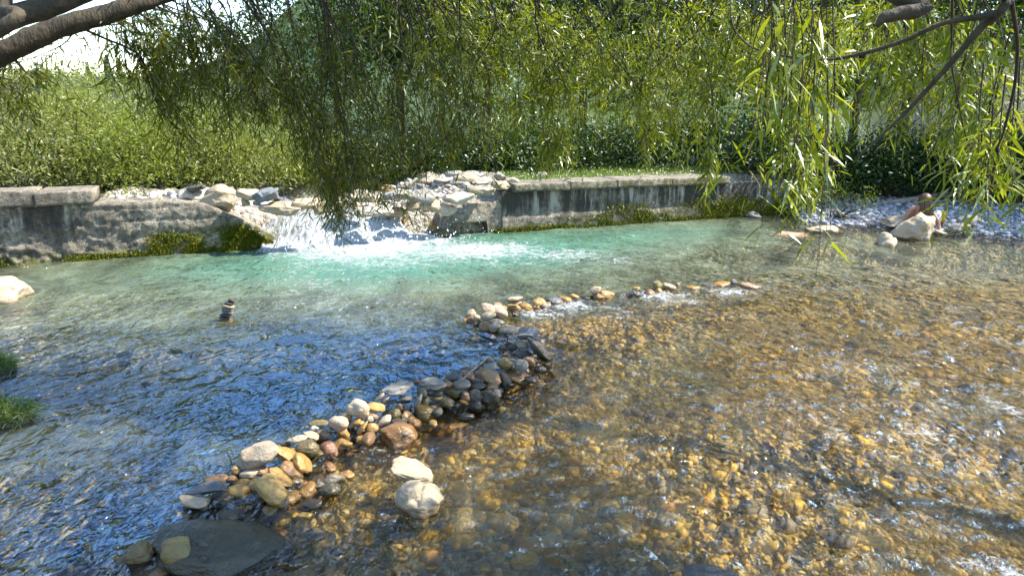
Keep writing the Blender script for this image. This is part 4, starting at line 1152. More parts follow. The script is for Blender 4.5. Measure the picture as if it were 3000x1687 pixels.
for (px, py, w, h, lab) in [(610, 949, 34, 8, 'flat dark stone awash left of the cairn'), (636, 941, 28, 7, 'thin dark stone touching the left foot of the cairn'),
                            (513, 1027, 46, 12, 'black stone breaking the blue water, left of a close pair'), (546, 1035, 40, 11, 'black stone breaking the blue water, right of a close pair'),
                            (366, 1036, 52, 16, 'dark stone breaking the water above the shaded left pool'), (661, 1002, 48, 8, 'low dark stone in the blue water below the cairn'),
                            (366, 1062, 38, 15, 'greenish stone awash below the dark left one'), (427, 1126, 26, 22, 'small dark hump standing out of the left pool'),
                            (706, 1113, 36, 10, 'low dark stone in the blue water left of the dam')]:
    stone('river_stone', px, py, w, h, 0, .0, 'dark', .9, lab, 'stone', 'stones breaking the pool surface', .2, sunk=.6)

# ------------------------------------------------------------------ loose gravel, counted by nobody
def scatter(name, P0, sizes, cols, sub, label, cat, mat='pebble', flat=0.55, seed=5, kind='stuff', parent=None):
    r = np.random.default_rng(seed)
    v, f = ico(sub); n = len(P0); k = len(v)
    base = np.stack([rock_verts(sub, 1, 1, 1, 0.3, seed + 11 * j)[0] for j in range(12)])
    V = base[r.integers(0, 12, n)]
    sc = np.stack([np.ones(n), r.uniform(0.6, 0.95, n), flat * r.uniform(0.6, 1.3, n)], -1) * sizes[:, None]
    V = V * sc[:, None, :]
    a = r.uniform(0, 2 * np.pi, n); tx = r.normal(0, 0.22, n)
    y = V[..., 1] * np.cos(tx)[:, None] - V[..., 2] * np.sin(tx)[:, None]; z = V[..., 1] * np.sin(tx)[:, None] + V[..., 2] * np.cos(tx)[:, None]
    x = V[..., 0]
    X = x * np.cos(a)[:, None] - y * np.sin(a)[:, None]; Y = x * np.sin(a)[:, None] + y * np.cos(a)[:, None]
    V = np.stack([X, Y, z], -1) + P0[:, None, :]
    F = (f[None] + (np.arange(n) * k)[:, None, None]).reshape(-1, 3)
    o = obj(name, V.reshape(-1, 3), F, M[mat], parent, origin=(0, 0, 0) if parent is None else None, attrs={'col': np.repeat(cols, k, 0)})
    tag(o, label, cat, kind=kind)
    return o
def pick(r, n, palette, wts):
    pal = np.array(palette); i = r.choice(len(pal), n, p=np.array(wts) / sum(wts))
    return pal[i] * r.uniform(0.7, 1.3, (n, 1))
r = np.random.default_rng(77)
# river bed cobbles seen through the water
n = 9500
rr = np.exp(r.uniform(np.log(1.9), np.log(11.5), n)); aa = r.uniform(R(-50), R(50), n)
x, y = rr * np.sin(aa), rr * np.cos(aa)
sd = dam_sd(x, y)
ok = (ground_z(x, y) < -0.02) & (SN(x, y)[1] < -0.2) & (r.random(n) < np.where(sd > -0.3, 1.0, 0.35))
x, y = x[ok], y[ok]; n = len(x)
sz = r.lognormal(-3.5, 0.5, n).clip(0.012, 0.085)
z = ground_z(x, y) + sz * 0.10
z = np.minimum(z, level(x, y) - 0.02 - sz * 0.30 + 0.035 * (r.random(n) < 0.03))
cols = pick(r, n, [(0.62, 0.41, 0.07), (0.52, 0.37, 0.09), (0.36, 0.28, 0.09), (0.17, 0.15, 0.12), (0.56, 0.46, 0.24), (0.26, 0.24, 0.22), (0.54, 0.30, 0.07)], [4, 4, 3, 2.2, 1.5, 1.5, 1])
lc = sm(-0.2, -1.2, sd[ok])[:, None]
cols = cols * (1 - 0.6 * lc) + np.array([0.26, 0.23, 0.13]) * 0.6 * lc
nr5 = np.hypot(x, y) < 4.3; pq = np.stack([x, y, z], -1)
scatter('river_bed_cobbles', pq[nr5], sz[nr5], cols[nr5], 2, 'golden and dark cobbles covering the near river bed under the water', 'cobbles', seed=3)
scatter('river_bed_cobbles', pq[~nr5], sz[~nr5], cols[~nr5], 1, 'golden and dark cobbles covering the farther river bed under the water', 'cobbles', seed=4)
# beach gravel
n = 6500
u = r.uniform(-0.2, 8.5, n); q = r.uniform(-0.25, 2.0, n)
x = BEACH0[0] + u * bd[0] + q * bn[0]; y = BEACH0[1] + u * bd[1] + q * bn[1]
sz = r.lognormal(-3.6, 0.45, n).clip(0.012, 0.08)
z = ground_z(x, y) + sz * 0.15
cols = pick(r, n, [(0.34, 0.355, 0.38), (0.42, 0.42, 0.42), (0.25, 0.26, 0.27), (0.50, 0.48, 0.44)], [4, 3, 2, 1.2])
scatter('beach_gravel', np.stack([x, y, z], -1), sz, cols, 1, 'blue-grey gravel of the beach on the right', 'gravel', seed=13)
# gravel above the breach
n = 800
s_ = r.uniform(S_NL - 2.2, WP(1510, 560)[0] + 0.3, n); n_ = r.uniform(0.5, 2.7, n)
x, y = XY(s_, n_)
sz = r.lognormal(-3.0, 0.45, n).clip(0.02, 0.11)
z = ground_z(x, y) + sz * 0.2
wt = (z > 0.62) | (channel(s_) < 0.5)
cols = pick(r, n, [(0.50, 0.46, 0.40), (0.40, 0.38, 0.36), (0.32, 0.32, 0.33), (0.46, 0.36, 0.25), (0.62, 0.60, 0.56)], [4, 3, 2, 2, 2])
scatter('bar_gravel', np.stack([x, y, z], -1), sz, cols, 1, 'whitish gravel of the bar above the breach', 'gravel', seed=23)
# bigger cobbles of that bar, one by one
BL = [(*W(a[1], a[2] + a[4] / 2, a[6])[:2], a[9]) for a in B if a[6] > .4]
k = 0
while k < 60:
    s_ = r.uniform(S_NL + 0.9, WP(1500, 560)[0] + 0.2); n_ = r.uniform(0.5, 2.4)
    x, y = XY(s_, n_)
    pp = proj(np.array([[x, y, 0.75]]))[0]
    if not (1030 < pp[0] < 1530): continue
    z = float(ground_z(np.array([x]), np.array([y]))[0])
    a = r.uniform(0.10, 0.26); _seed[0] += 1
    v, fc = rock_verts(3, a, a * r.uniform(.6, .9), a * r.uniform(.28, .45), r.choice([0.2, 0.8]), _seed[0])
    v = v @ np.array(Matrix.Rotation(r.uniform(0, 6.28), 3, 'Z')).T
    ci = r.integers(0, 4); cc = np.array([SC['cream'], SC['pale'], SC['grey'], SC['tan']][ci]) * r.uniform(.8, 1.1)
    lab = ('small ' if a < .16 else 'broad ' if a > .23 else '') + ['cream', 'whitish', 'grey', 'tan'][ci] + ' gravel-bar cobble near the ' + near_phrase((x, y), BL)
    k += 1
    if lab in seen_lab: continue
    seen_lab.add(lab)
    o = obj('bar_cobble', v + np.array([x, y, z + a * 0.22]), fc, M['stone'], color=(*cc, 0))
    tag(o, lab, 'stone', 'cobbles on the gravel bar above the breach')
# ------------------------------------------------------------------ foliage
def leaf_mesh(pos, d, L, wid, r, bend=0.25, simple=False):
    """lance-shaped leaves; returns V, F, rnd"""
    m = len(pos)
    d = nrm(d)
    side = nrm(np.cross(d, nrm(r.normal(0, 1, (m, 3)) + np.array([0, 0, 1.2]))))
    nn_ = np.cross(side, d)
    g = np.array([0, 0, -1.0])
    L = L[:, None]; wid = wid[:, None]
    rn = r.random(m)
    if simple:
        V = np.stack([pos, pos + d * L * 0.45 - side * wid / 2, pos + d * L + g * L * bend, pos + d * L * 0.45 + side * wid / 2], 1)
        F = np.array([[0, 1, 2], [0, 2, 3]]); k = 4
    else:
        p1 = pos + d * L * 0.34 + g * L * bend * 0.1; p2 = pos + d * L * 0.70 + g * L * bend * 0.45
        V = np.stack([pos, p1 - side * wid / 2, p1 + side * wid / 2, p2 - side * wid * 0.38, p2 + side * wid * 0.38, pos + d * L + g * L * bend], 1)
        F = np.array([[0, 1, 2], [1, 3, 4], [1, 4, 2], [3, 5, 4]]); k = 6
    Fa = (F[None] + (np.arange(m) * k)[:, None, None]).reshape(-1, 3)
    return V.reshape(-1, 3), Fa, np.repeat(rn, k)
def join(parts):
    V, F, A, o = [], [], [], 0
    for v, f, a in parts:
        V.append(v); F.append(f + o); A.append(a); o += len(v)
    return np.vstack(V), np.vstack(F), np.concatenate(A)
def twigs(st, d, L, droop, nl, leafL, r, wood=True, wid=0.15, t0=0.08):
    """leafy twigs: leaves and thin three-sided wood"""
    m = len(st); d = nrm(d)
    t = np.linspace(t0, 1, nl)[None, :, None] + r.uniform(-0.02, 0.02, (m, nl, 1))
    g = np.array([0, 0, -1.0])
    pos = st[:, None] + d[:, None] * (L[:, None, None] * t) + g * (droop * L)[:, None, None] * t ** 2
    tan = nrm(d[:, None] + g * 2 * droop[:, None, None] * t)
    u = nrm(np.cross(tan, np.array([0.31, 0.2, 0.93]))); v = np.cross(tan, u)
    ph = r.uniform(0, 6.28, (m, 1)) + np.arange(nl)[None] * 2.4 + r.normal(0, .4, (m, nl))
    perp = u * np.cos(ph)[..., None] + v * np.sin(ph)[..., None]
    ld = tan * 0.60 + perp * 0.85 + g * 0.08 + r.normal(0, 0.2, (m, nl, 3))
    ll = leafL[:, None] * r.uniform(0.6, 1.1, (m, nl)) * (1 - 0.45 * np.abs(t[..., 0] - 0.45) ** 1.5)
    lv = leaf_mesh(pos.reshape(-1, 3), ld.reshape(-1, 3), ll.ravel(), ll.ravel() * wid * r.uniform(.8, 1.2, m * nl), r)
    if not wood: return lv, None
    tt = np.linspace(0, 1, 5)[None, :, None]
    wp = st[:, None] + d[:, None] * (L[:, None, None] * tt) + g * (droop * L)[:, None, None] * tt ** 2
    rad_ = np.linspace(0.0026, 0.0009, 5)[None, :, None] * (0.6 + L[:, None, None])
    a = [np.array([1, 0, 0]), np.array([-0.5, 0.86, 0]), np.array([-0.5, -0.86, 0])]
    WV = np.stack([wp + rad_ * (k[0] * np.array([1, 0, 0]) + k[1] * np.array([0, .7, .7])) for k in a], 2)
    idx = np.arange(15).reshape(5, 3)
    q = np.stack([idx[:-1], idx[1:], np.roll(idx[1:], -1, 1), np.roll(idx[:-1], -1, 1)], -1).reshape(-1, 4)
    WF = (q[None] + (np.arange(m) * 15)[:, None, None]).reshape(-1, 4)
    return lv, (WV.reshape(-1, 3), WF, np.zeros(m * 15))

class Willow:
    def __init__(s, name, base, label, mat, seed):
        s.root = empty(name, base); tag(s.root, label, 'tree')
        s.lv, s.wd, s.mat, s.r = [], [], mat, np.random.default_rng(seed)
        s.k = 0
    def limb(s, pts, rads, nm='limb', n=40, sides=10, bump=0.18):
        q = catmull(pts, n); s.k += 1
        if n > 20: q = q + 0.02 * np.stack([fbm(q * 1.7 + s.k, 2, 3), fbm(q * 1.7 + s.k, 2, 4), fbm(q * 1.7 + s.k, 2, 5)], -1)
        V, F = tube(q, rads, sides, bump, s.k)
        obj(nm, V, F, M['bark'] if nm != 'branch' else M['twig'], s.root)
        return q
    def leafy(s, q, cnt, L=(0.25, 0.55), droop=(0.1, 0.55), leaf=0.085, nl=15, spread=1.0, t0=0.1, down=0.1, tang=0.45, wid=0.14):
        r = s.r
        t = t0 + (1 - t0) * r.random(cnt) ** 0.85
        i = np.clip((t * (len(q) - 1)).astype(int), 0, len(q) - 2)
        tan = nrm(q[i + 1] - q[i])
        st = q[i] + (q[i + 1] - q[i]) * r.random((cnt, 1))
        d = tan * tang + r.normal(0, 0.55, (cnt, 3)) * spread + np.array([0, 0, -down])
        a, b = twigs(st, d, r.uniform(*L, cnt), r.uniform(*droop, cnt), nl, leaf * r.uniform(.75, 1.2, cnt), r, wid=wid)
        s.lv.append(a); s.wd.append(b)
    def done(s):
        V, F, A = join(s.lv); o = obj('leaves', V, F, s.mat, s.root, attrs={'rnd': A}, smooth=True); tag(o, kind='stuff')
        V, F, A = join(s.wd); o = obj('twigs', V, F, M['twig'], s.root); tag(o, kind='stuff')

# --- the near willow on the left bank: its limbs cross the top left corner
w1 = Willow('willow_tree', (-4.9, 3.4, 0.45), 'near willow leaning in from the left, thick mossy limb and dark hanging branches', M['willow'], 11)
w1.limb([(-4.9, 3.4, 0.35), (-4.7, 3.5, 1.0), (-4.35, 3.7, 1.75), P(-420, 330, 4.3)], [0.30, 0.22, 0.17, 0.12], 'trunk', 30, 14, 0.25)
q1 = w1.limb([P(-420, 330, 4.3), P(-150, 228, 4.6), P(0, 158, 4.7), P(130, 98, 4.8), P(260, 55, 4.9), P(400, 18, 5.0), P(560, -35, 5.2), P(820, -120, 5.5), P(1150, -190, 5.9)],
             [0.085, 0.075, 0.07, 0.066, 0.062, 0.056, 0.045, 0.03, 0.018], 'limb', 90, 12, 0.16)
q2 = w1.limb([(-4.5, 3.6, 1.5), P(-300, 170, 4.2), P(0, 62, 4.3), P(110, 30, 4.35), P(220, -8, 4.4), P(420, -90, 4.6), P(800, -260, 4.9), P(1300, -380, 5.2)],
             [0.12, 0.085, 0.068, 0.06, 0.052, 0.04, 0.03, 0.015], 'limb', 80, 12, 0.16)
q3 = w1.limb([(-4.4, 3.6, 1.6), P(-60, 120, 3.4), P(8, 25, 3.5), P(40, -60, 3.6), P(180, -300, 3.9)], [0.06, 0.032, 0.028, 0.025, 0.012], 'limb', 40, 9)
H = []
def hang(w, pts, rad=(0.012, 0.004), **kw):
    q = w.limb([P(*p) for p in pts], [x * 0.65 for x in rad], 'branch', 22, 6, 0.1)
    w.leafy(q, **kw)
hang(w1, [(205, 72, 4.9), (300, 110, 5.0), (400, 155, 5.1), (428, 235, 5.15), (462, 312, 5.2), (540, 400, 5.3)], (0.015, 0.004), cnt=22, t0=0.25, leaf=0.10)
hang(w1, [(235, 62, 4.9), (190, 130, 4.8), (110, 170, 4.8), (0, 205, 4.7)], (0.008, 0.003), cnt=8, leaf=0.10)
hang(w1, [(30, 165, 4.7), (60, 195, 4.7), (75, 215, 4.75)], (0.014, 0.008), cnt=3, L=(0.15, 0.3))
# dark curtain, traced by its lower edge
edge_x = [430, 480, 560, 640, 760, 850, 900, 950, 1000, 1050, 1090, 1150, 1200, 1300, 1380, 1440]
edge_y = [240, 370, 380, 340, 430, 470, 560, 660, 715, 640, 590, 575, 540, 500, 500, 420]
rr_ = np.random.default_rng(5)
for k in range(62):
    x1 = 430 + (1430 - 430) * ((k + rr_.random()) / 62) ** 1.1
    yb = np.interp(x1, edge_x, edge_y) - (rr_.random() ** 1.3) * 190 - 75
    x0 = x1 - rr_.uniform(-40, 260)
    Y = rr_.uniform(4.9, 6.4)
    y0 = -70 if x0 > 560 else np.interp(x0, [0, 300, 560], [150, 60, -40])
    mid = ((x0 * 0.55 + x1 * 0.45) + rr_.uniform(-20, 60), y0 * 0.6 + yb * 0.4, Y + 0.05)
    hang(w1, [(x0, y0, Y - 0.1), mid, (x1 - rr_.uniform(0, 15), y0 * 0.2 + yb * 0.8, Y + 0.1), (x1, yb, Y + 0.1)], (0.010, 0.0025),
         cnt=17, t0=0.12, leaf=0.085, L=(0.2, 0.45), spread=1.0)
for (a, b) in [(985, 690), (1000, 710), (965, 650), (1020, 650), (1040, 600), (940, 560)]:
    Y = rr_.uniform(5.6, 6.2)
    hang(w1, [(a - 130, 250, Y), (a - 60, 400, Y), (a - 18, b - 170, Y + .1), (a, b - 80, Y + .1)], (0.009, 0.002), cnt=15, t0=0.35, leaf=0.085, L=(0.14, 0.30), spread=0.7)
hang(w1, [(1010, 470, 5.9), (1060, 530, 5.9), (1130, 575, 5.95), (1165, 600, 6.0)], (0.006, 0.002), cnt=10, leaf=0.085, L=(0.15, 0.3))
# bright sunny tuft at the left edge
for (a, b) in [(60, 250), (130, 235), (40, 290), (170, 270), (10, 230)]:
    hang(w1, [(-160, 150, 5.0), (-60, 200, 5.1), (a, b, 5.2)], (0.007, 0.002), cnt=8, t0=0.5, leaf=0.10)
for k in range(9):
    x0 = rr_.uniform(240, 560)
    hang(w1, [(x0, np.interp(x0, [200, 560], [70, -20]), 5.05), (x0 + 30, 90 + rr_.uniform(-30, 40), 5.1), (x0 + 60, 150 + rr_.uniform(-20, 80), 5.15)], (0.006, 0.002), cnt=6, leaf=0.10, L=(0.18, 0.35))
# crown overhead (above the frame): shades the pool and the dam
S1 = [(-200, 985), (420, 975), (560, 1120), (1040, 1130), (1460, 1160), (1460, 1215), (1120, 1190), (1040, 1150), (760, 1230), (560, 1420), (300, 1720), (-200, 1720)]
S2 = [(280, 1720), (420, 1480), (860, 1485), (960, 1560), (1330, 1580), (1480, 1530), (1750, 1525), (2000, 1570), (2120, 1720)]
def inpoly(x, y, poly):
    c_ = np.zeros(len(x), bool); j = len(poly) - 1
    for i in range(len(poly)):
        xi, yi = poly[i]; xj, yj = poly[j]
        hit = ((yi > y) != (yj > y)) & (x < (xj - xi) * (y - yi) / (yj - yi + 1e-9) + xi)
        c_ ^= hit; j = i
    return c_
def shade_pts(poly, n, r, zlo, zhi):
    wp = np.array([W(a, b)[:2] for a, b in poly])
    lo, hi = wp.min(0), wp.max(0)
    p = r.uniform(lo, hi, (n * 6, 2))
    p = p[inpoly(p[:, 0], p[:, 1], wp)][:n]
    z = r.uniform(zlo, zhi, len(p))
    q = np.stack([p[:, 0] + SUN[0] / SUN[2] * z, p[:, 1] + SUN[1] / SUN[2] * z, z], -1)
    pr_ = proj(q)
    return q[(pr_[:, 1] < -55) | (pr_[:, 2] < 0.3)]
rs = np.random.default_rng(99)
SH = np.vstack([shade_pts(S1, 2600, rs, 3.25, 4.9), shade_pts(S2, 1500, rs, 2.9, 3.6)])
gaps = fbm(SH * np.array([1.1, 1.1, 0.4]), 3, 91)
SH = SH[gaps > -0.33]
gnd = SH - SUN / SUN[2] * SH[:, 2:3]                 # sun flecks the crown lets through
for (a, b, ra) in [(110, 1390, .75), (300, 1330, .35), (40, 1500, .55), (30, 1280, .4), (200, 1560, .3), (480, 1290, .30), (330, 1460, .22), (880, 1290, .25)]:
    c0 = W(a, b); SH = SH[np.hypot((gnd[:, 0] - c0[0]) / 1.3, gnd[:, 1] - c0[1]) > ra]; gnd = SH - SUN / SUN[2] * SH[:, 2:3]
# the crown's own limbs, so that nothing floats
for e in [(0.4, 5.6, 4.0), (1.2, 6.3, 4.2), (0.2, 4.5, 4.3), (1.5, 4.8, 4.6), (-1.0, 6.0, 3.9), (2.2, 6.0, 4.3), (0.8, 3.2, 3.9), (2.0, 3.6, 4.2)]:
    w1.limb([(-4.55, 3.55, 1.4), (-3.4, 3.9, 3.1), ((-3.0 + e[0]) / 2, (3.6 + e[1]) / 2, 4.2), e], [0.09, 0.06, 0.035, 0.008], 'limb', 30, 8)
d = rs.normal(0, 0.6, (len(SH), 3)) + np.array([0, 0, -0.4])
a, b = twigs(SH + np.array([0, 0, 0.12]), d, rs.uniform(0.25, 0.5, len(SH)), rs.uniform(.1, .5, len(SH)), 10, np.full(len(SH), 0.12), rs, wid=0.19)
w1.lv.append(a); w1.wd.append(b)
w1.done()

# --- sunny willow: branches hang in the middle and right of the picture
w2 = Willow('willow_tree', (6.6, 2.2, 0.5), 'sunlit willow reaching in from the right, yellow-green leaves above the weir', M['willow_sunlit'], 12)
w2.limb([(6.6, 2.2, 0.3), (6.4, 2.5, 1.6), (6.0, 3.2, 2.7), (5.4, 4.1, 3.4)], [0.28, 0.2, 0.15, 0.1], 'trunk', 30, 14, 0.25)
for e in [(2.4, 6.2, 3.9), (0.6, 6.5, 3.8), (3.6, 5.4, 3.8)]:
    w2.limb([(5.9, 3.3, 2.8), (4.8, 4.7, 3.7), ((4.2 + e[0]) / 2, (5.2 + e[1]) / 2, 4.05), e], [0.10, 0.06, 0.035, 0.01], 'limb', 30, 8)
ex = [1330, 1400, 1450, 1560, 1600, 1640, 1700, 1850, 1900, 1980, 2080, 2200, 2280, 2340, 2400, 2460, 2520]
ey = [300, 420, 440, 425, 480, 515, 470, 430, 490, 460, 450, 390, 380, 420, 450, 420, 330]
for k in range(84):
    x1 = 1340 + (2500 - 1340) * (k + rr_.random()) / 84
    yb = np.interp(x1, ex, ey) - (rr_.random() ** 1.1) * 260 - 85
    x0 = x1 + rr_.uniform(-420, 380)
    Y = rr_.uniform(5.5, 7.0)
    hang(w2, [(x0, -80, Y - 0.1), (x0 * .6 + x1 * .4 + rr_.uniform(-30, 30), -40 + (yb + 40) * .35, Y), (x1 - rr_.uniform(-12, 12), yb * 0.75, Y + 0.1), (x1, yb, Y + 0.1)], (0.009, 0.0022),
         cnt=15, t0=0.15, leaf=0.09, L=(0.2, 0.42), spread=1.05, down=-0.05)
for (a, b, Y) in [(2085, 545, 5.2), (2330, 640, 4.6), (2345, 560, 4.7), (1600, 500, 6), (1635, 515, 6), (1905, 490, 6.2), (1520, 400, 6)]:
    hang(w2, [(a - 10, b - 330, Y), (a + 6, b - 220, Y), (a, b - 150, Y), (a + 2, b - 80, Y)], (0.006, 0.002), cnt=9, t0=0.55, leaf=0.11, L=(0.14, 0.28), spread=0.6)
w2.done()

# --- willow spray right in front on the right
w3 = Willow('willow_tree', (3.9, 1.1, 0.55), 'nearest willow at the right edge with bare brown boughs and long leaves', M['willow_sunlit'], 13)
w3.limb([(3.9, 1.1, 0.4), (3.7, 1.2, 1.6), (3.3, 1.5, 2.7), (2.9, 1.8, 3.2)], [0.14, 0.11, 0.07, 0.04], 'trunk', 30, 12, 0.25)
b1 = [(2.9, 1.8, 3.2), P(3080, -180, 2.3), P(2950, 20, 2.3), P(2870, 90, 2.35), P(2780, 190, 2.4), P(2640, 340, 2.5), P(2500, 470, 2.6)]
w3.limb(b1, [0.03, 0.016, 0.0125, 0.011, 0.009, 0.006, 0.003], 'limb', 50, 9)
w3.limb([P(2925, 45, 2.31), P(2870, 58, 2.33), P(2760, 80, 2.36), P(2650, 130, 2.4), P(2540, 165, 2.45), P(2430, 184, 2.5), P(2330, 178, 2.5), P(2230, 160, 2.5), P(2170, 130, 2.5), P(2130, 70, 2.5), P(2125, -40, 2.5)],
        [0.010, 0.009, 0.008, 0.007, 0.006, 0.005, 0.0045, 0.004, 0.003, 0.0025, 0.002], 'limb', 60, 8)
w3.limb([(3.2, 1.55, 2.8), P(2850, -90, 2.2), P(2720, 5, 2.2), P(2640, 28, 2.2), P(2598, 40, 2.2), P(2578, 66, 2.2)], [0.03, 0.024, 0.021, 0.018, 0.015, 0.006], 'limb', 36, 9, 0.3)
for pts, rd in [([(2975, 0, 2.3), (2990, 110, 2.4), (2980, 240, 2.5), (2945, 370, 2.6), (2925, 430, 2.7)], (0.007, 0.003)),
                ([(2800, -30, 2.5), (2795, 110, 2.6), (2792, 190, 2.6), (2805, 270, 2.7), (2830, 400, 2.9), (2870, 500, 3.1)], (0.004, 0.002)),
                ([(2925, 430, 2.7), (2915, 520, 2.8), (2890, 600, 2.9)], (0.006, 0.002)), ([(2880, 380, 2.9), (2885, 470, 2.9), (2870, 560, 2.9)], (0.005, 0.002))]:
    w3.limb([P(*p) for p in pts], rd, 'branch', 26, 6)
# clump of very near big leaves
for k in range(9):
    a = 2240 + k * 26; b = 60 + 30 * ((k * 7) % 5)
    hang(w3, [(a, -60, 2.2), (a + 8, b, 2.25), (a + 10, b + 90, 2.3)], (0.003, 0.0015), cnt=4, nl=7, leaf=0.115, L=(0.15, 0.3), droop=(.6, 1.2), spread=.35, down=.9, wid=0.11)
# right sprays
for k in range(30):
    a = rr_.uniform(2560, 3040); b = np.interp(a, [2560, 2650, 2750, 2850, 2900, 3040], [330, 300, 330, 520, 560, 540]) - rr_.random() * 330
    Y = rr_.uniform(3.0, 4.4)
    hang(w3, [(a + rr_.uniform(-60, 120), b - 380, Y), (a + 30, b - 220, Y), (a + 8, b - 90, Y), (a, b - 20, Y)], (0.006, 0.002), cnt=11, t0=0.3, leaf=0.10, L=(0.16, 0.34), spread=0.75, nl=10, wid=.13)
for (a, b, Y) in [(2885, 640, 2.7), (2870, 520, 2.8), (2930, 550, 2.7), (2960, 480, 2.8)]:
    hang(w3, [(a + 20, b - 330, Y), (a + 10, b - 200, Y), (a, b - 70, Y)], (0.005, 0.002), cnt=7, t0=0.4, nl=8, leaf=0.105, L=(0.14, 0.26), spread=0.7, wid=.12)
w3.done()

# ------------------------------------------------------------------ background vegetation
def gz(x, y): return float(ground_z(np.array([x]), np.array([y]))[0])
def shrub(name, x, y, h, rad, cnt, leaf, mat, label, cat, group, seed, stems=5, trunk=0.03, base_open=0.0, upright=0.5, wid=0.2, squash=1.0, cl=38, zb=None):
    r = np.random.default_rng(seed)
    zb = gz(x, y) - 0.05 if zb is None else zb
    root = empty(name, (x, y, zb)); tag(root, label, cat, group)
    o_ = np.array([x, y, zb])
    ncl = max(6, cnt // cl)
    # cluster centres: tips of stems filling an uneven dome
    dirs = nrm(r.normal(0, 1, (ncl, 3)) * np.array([1, squash, 0.9])); dirs[:, 2] = np.abs(dirs[:, 2]) * 1.15 - (0.42 if base_open == 0 and stems > 1 else 0.12)
    lob = 1 + 0.75 * fbm(dirs * 1.9 + seed, 3, seed)
    rr2 = (0.45 + 0.55 * r.random(ncl) ** 0.5)
    cen = o_ + np.array([0, 0, h * (0.42 + base_open * 0.3)]) + dirs * rr2[:, None] * lob[:, None] * np.array([rad, rad * squash, h * 0.58])
    cen[:, 2] = np.maximum(cen[:, 2], zb + h * (0.04 + base_open))
    d0 = nrm(cen - (o_ + np.array([0, 0, h * 0.15])))
    sp = leaf * 2.0
    pos = (cen[:, None] + r.normal(0, 1, (ncl, cl, 3)) * np.array([sp, sp, sp * 0.8]) + d0[:, None] * r.uniform(-1, 1, (ncl, cl, 1)) * sp * 1.3).reshape(-1, 3)
    ld = np.repeat(d0, cl, 0) * upright + r.normal(0, 0.6, pos.shape) + np.array([0, 0, 0.15])
    L = leaf * r.uniform(0.6, 1.25, len(pos))
    V, F, A = leaf_mesh(pos, ld, L, L * wid * r.uniform(.8, 1.25, len(pos)), r, 0.15, simple=True)
    A = np.clip(A * 0.6 + 0.4 * np.repeat(np.repeat(r.random(ncl), cl), 4), 0, 1)
    o = obj('crown', V, F, mat, root, attrs={'rnd': A}); tag(o, kind='stuff')
    nm = 'stem' if stems > 1 else 'trunk'
    for k in range(stems):
        tip = cen[r.integers(0, ncl)] if stems > 1 else o_ + np.array([0.1, 0.1, h * 0.75])
        p0 = o_ + np.array([r.normal(0, rad * .12), r.normal(0, rad * .12), 0]) * (stems > 1)
        pts = [p0, p0 * 0.55 + tip * 0.45 + np.array([0, 0, h * 0.08]), tip]
        Vt, Ft = tube(catmull(pts, 12), [trunk, trunk * .7, trunk * .25], 7, 0.15, seed + k)
        obj(nm, Vt, Ft, M['bark'], root)
    if stems == 1:
        for k in range(5):
            tip = cen[r.integers(0, ncl)]
            p0 = o_ + np.array([0.03, 0.03, h * r.uniform(.25, .5)])
            Vt, Ft = tube(catmull([p0, p0 * .5 + tip * .5 + np.array([0, 0, .1]), tip], 10), [trunk * .6, trunk * .4, trunk * .12], 6, 0.1, seed + 50 + k)
            obj('limb', Vt, Ft, M['bark'], root)
    return root
def at_px(px, n):
    s, _ = WP(px, 560, n)
    x, y = XY(s, n); return float(x), float(y)
G3 = 'willow bushes behind the left weir wall'
LB = [(-260, 1.8, 1.7, 1.2, 'leftmost silvery willow bush behind the left weir wall'), (40, 1.7, 1.55, 1.05, 'silvery green willow bush right behind the left coping'),
      (200, 2.6, 1.75, 1.1, 'pale willow bush behind the joint of the left coping'), (380, 1.9, 1.30, 0.95, 'bright green bush behind the long tan rock slab'),
      (520, 2.8, 1.6, 1.1, 'green bush behind the whitish boulder'), (660, 2.3, 1.15, 0.95, 'dark green bush behind the big rounded tan boulder'),
      (820, 3.2, 1.35, 1.1, 'bush behind the cascade half hidden by the hanging willow')]
for i, (px, n, h, rad_, lab) in enumerate(LB):
    x, y = at_px(px, n)
    shrub('willow_bush', x, y, h, rad_, 17000, 0.085, M[['bush3', 'bush3', 'bush', 'bush2', 'bush2', 'bush', 'bush2'][i]], lab, 'bush', G3, 600 + i, upright=.7, wid=.26, trunk=.014)
LT = [(-150, 6.5, 3.0, 2.2, 'tall pale willow thicket at the far left'), (150, 7.5, 2.7, 2.0, 'tall pale willow thicket behind the left bushes'), (420, 6.8, 2.5, 2.0, 'green thicket below the patch of sky'),
      (720, 8, 2.7, 2.0, 'green thicket behind the dark willow curtain'), (980, 9.5, 3.2, 2.2, 'shaded thicket behind the gravel bar, left')]
for i, (px, n, h, rad_, lab) in enumerate(LT):
    x, y = at_px(px, n)
    shrub('thicket', x, y, h, rad_, 9000, 0.11, M[['bush', 'bush3', 'bush2', 'bush2'][i]] if i < 4 else M['dark'], lab, 'bush', 'thickets behind the weir', 640 + i, upright=.6)
TR = [(1180, 9.5, 5.5, 2.4, 'dark tree behind the gravel bar'), (1430, 8.5, 6.5, 2.6, 'dark tree behind the near end of the right wall'), (1700, 7.5, 6.8, 2.6, 'dark tree behind the grass patch'),
      (1960, 7.0, 7.0, 2.6, 'dark tree behind the middle of the right wall'), (2230, 5.6, 7.0, 2.6, 'dark tree behind the wing wall'), (2480, 5.0, 7.0, 2.6, 'dark tree at the head of the beach'),
      (1560, 13, 9, 3.5, 'taller tree farther back behind the grass patch'), (2050, 12, 9, 3.6, 'taller tree farther back behind the right wall'), (1000, 17, 8, 3.5, 'tall tree far behind the dark willow curtain'),
      (1300, 16, 8.5, 3.5, 'tall tree far behind the gravel bar')]
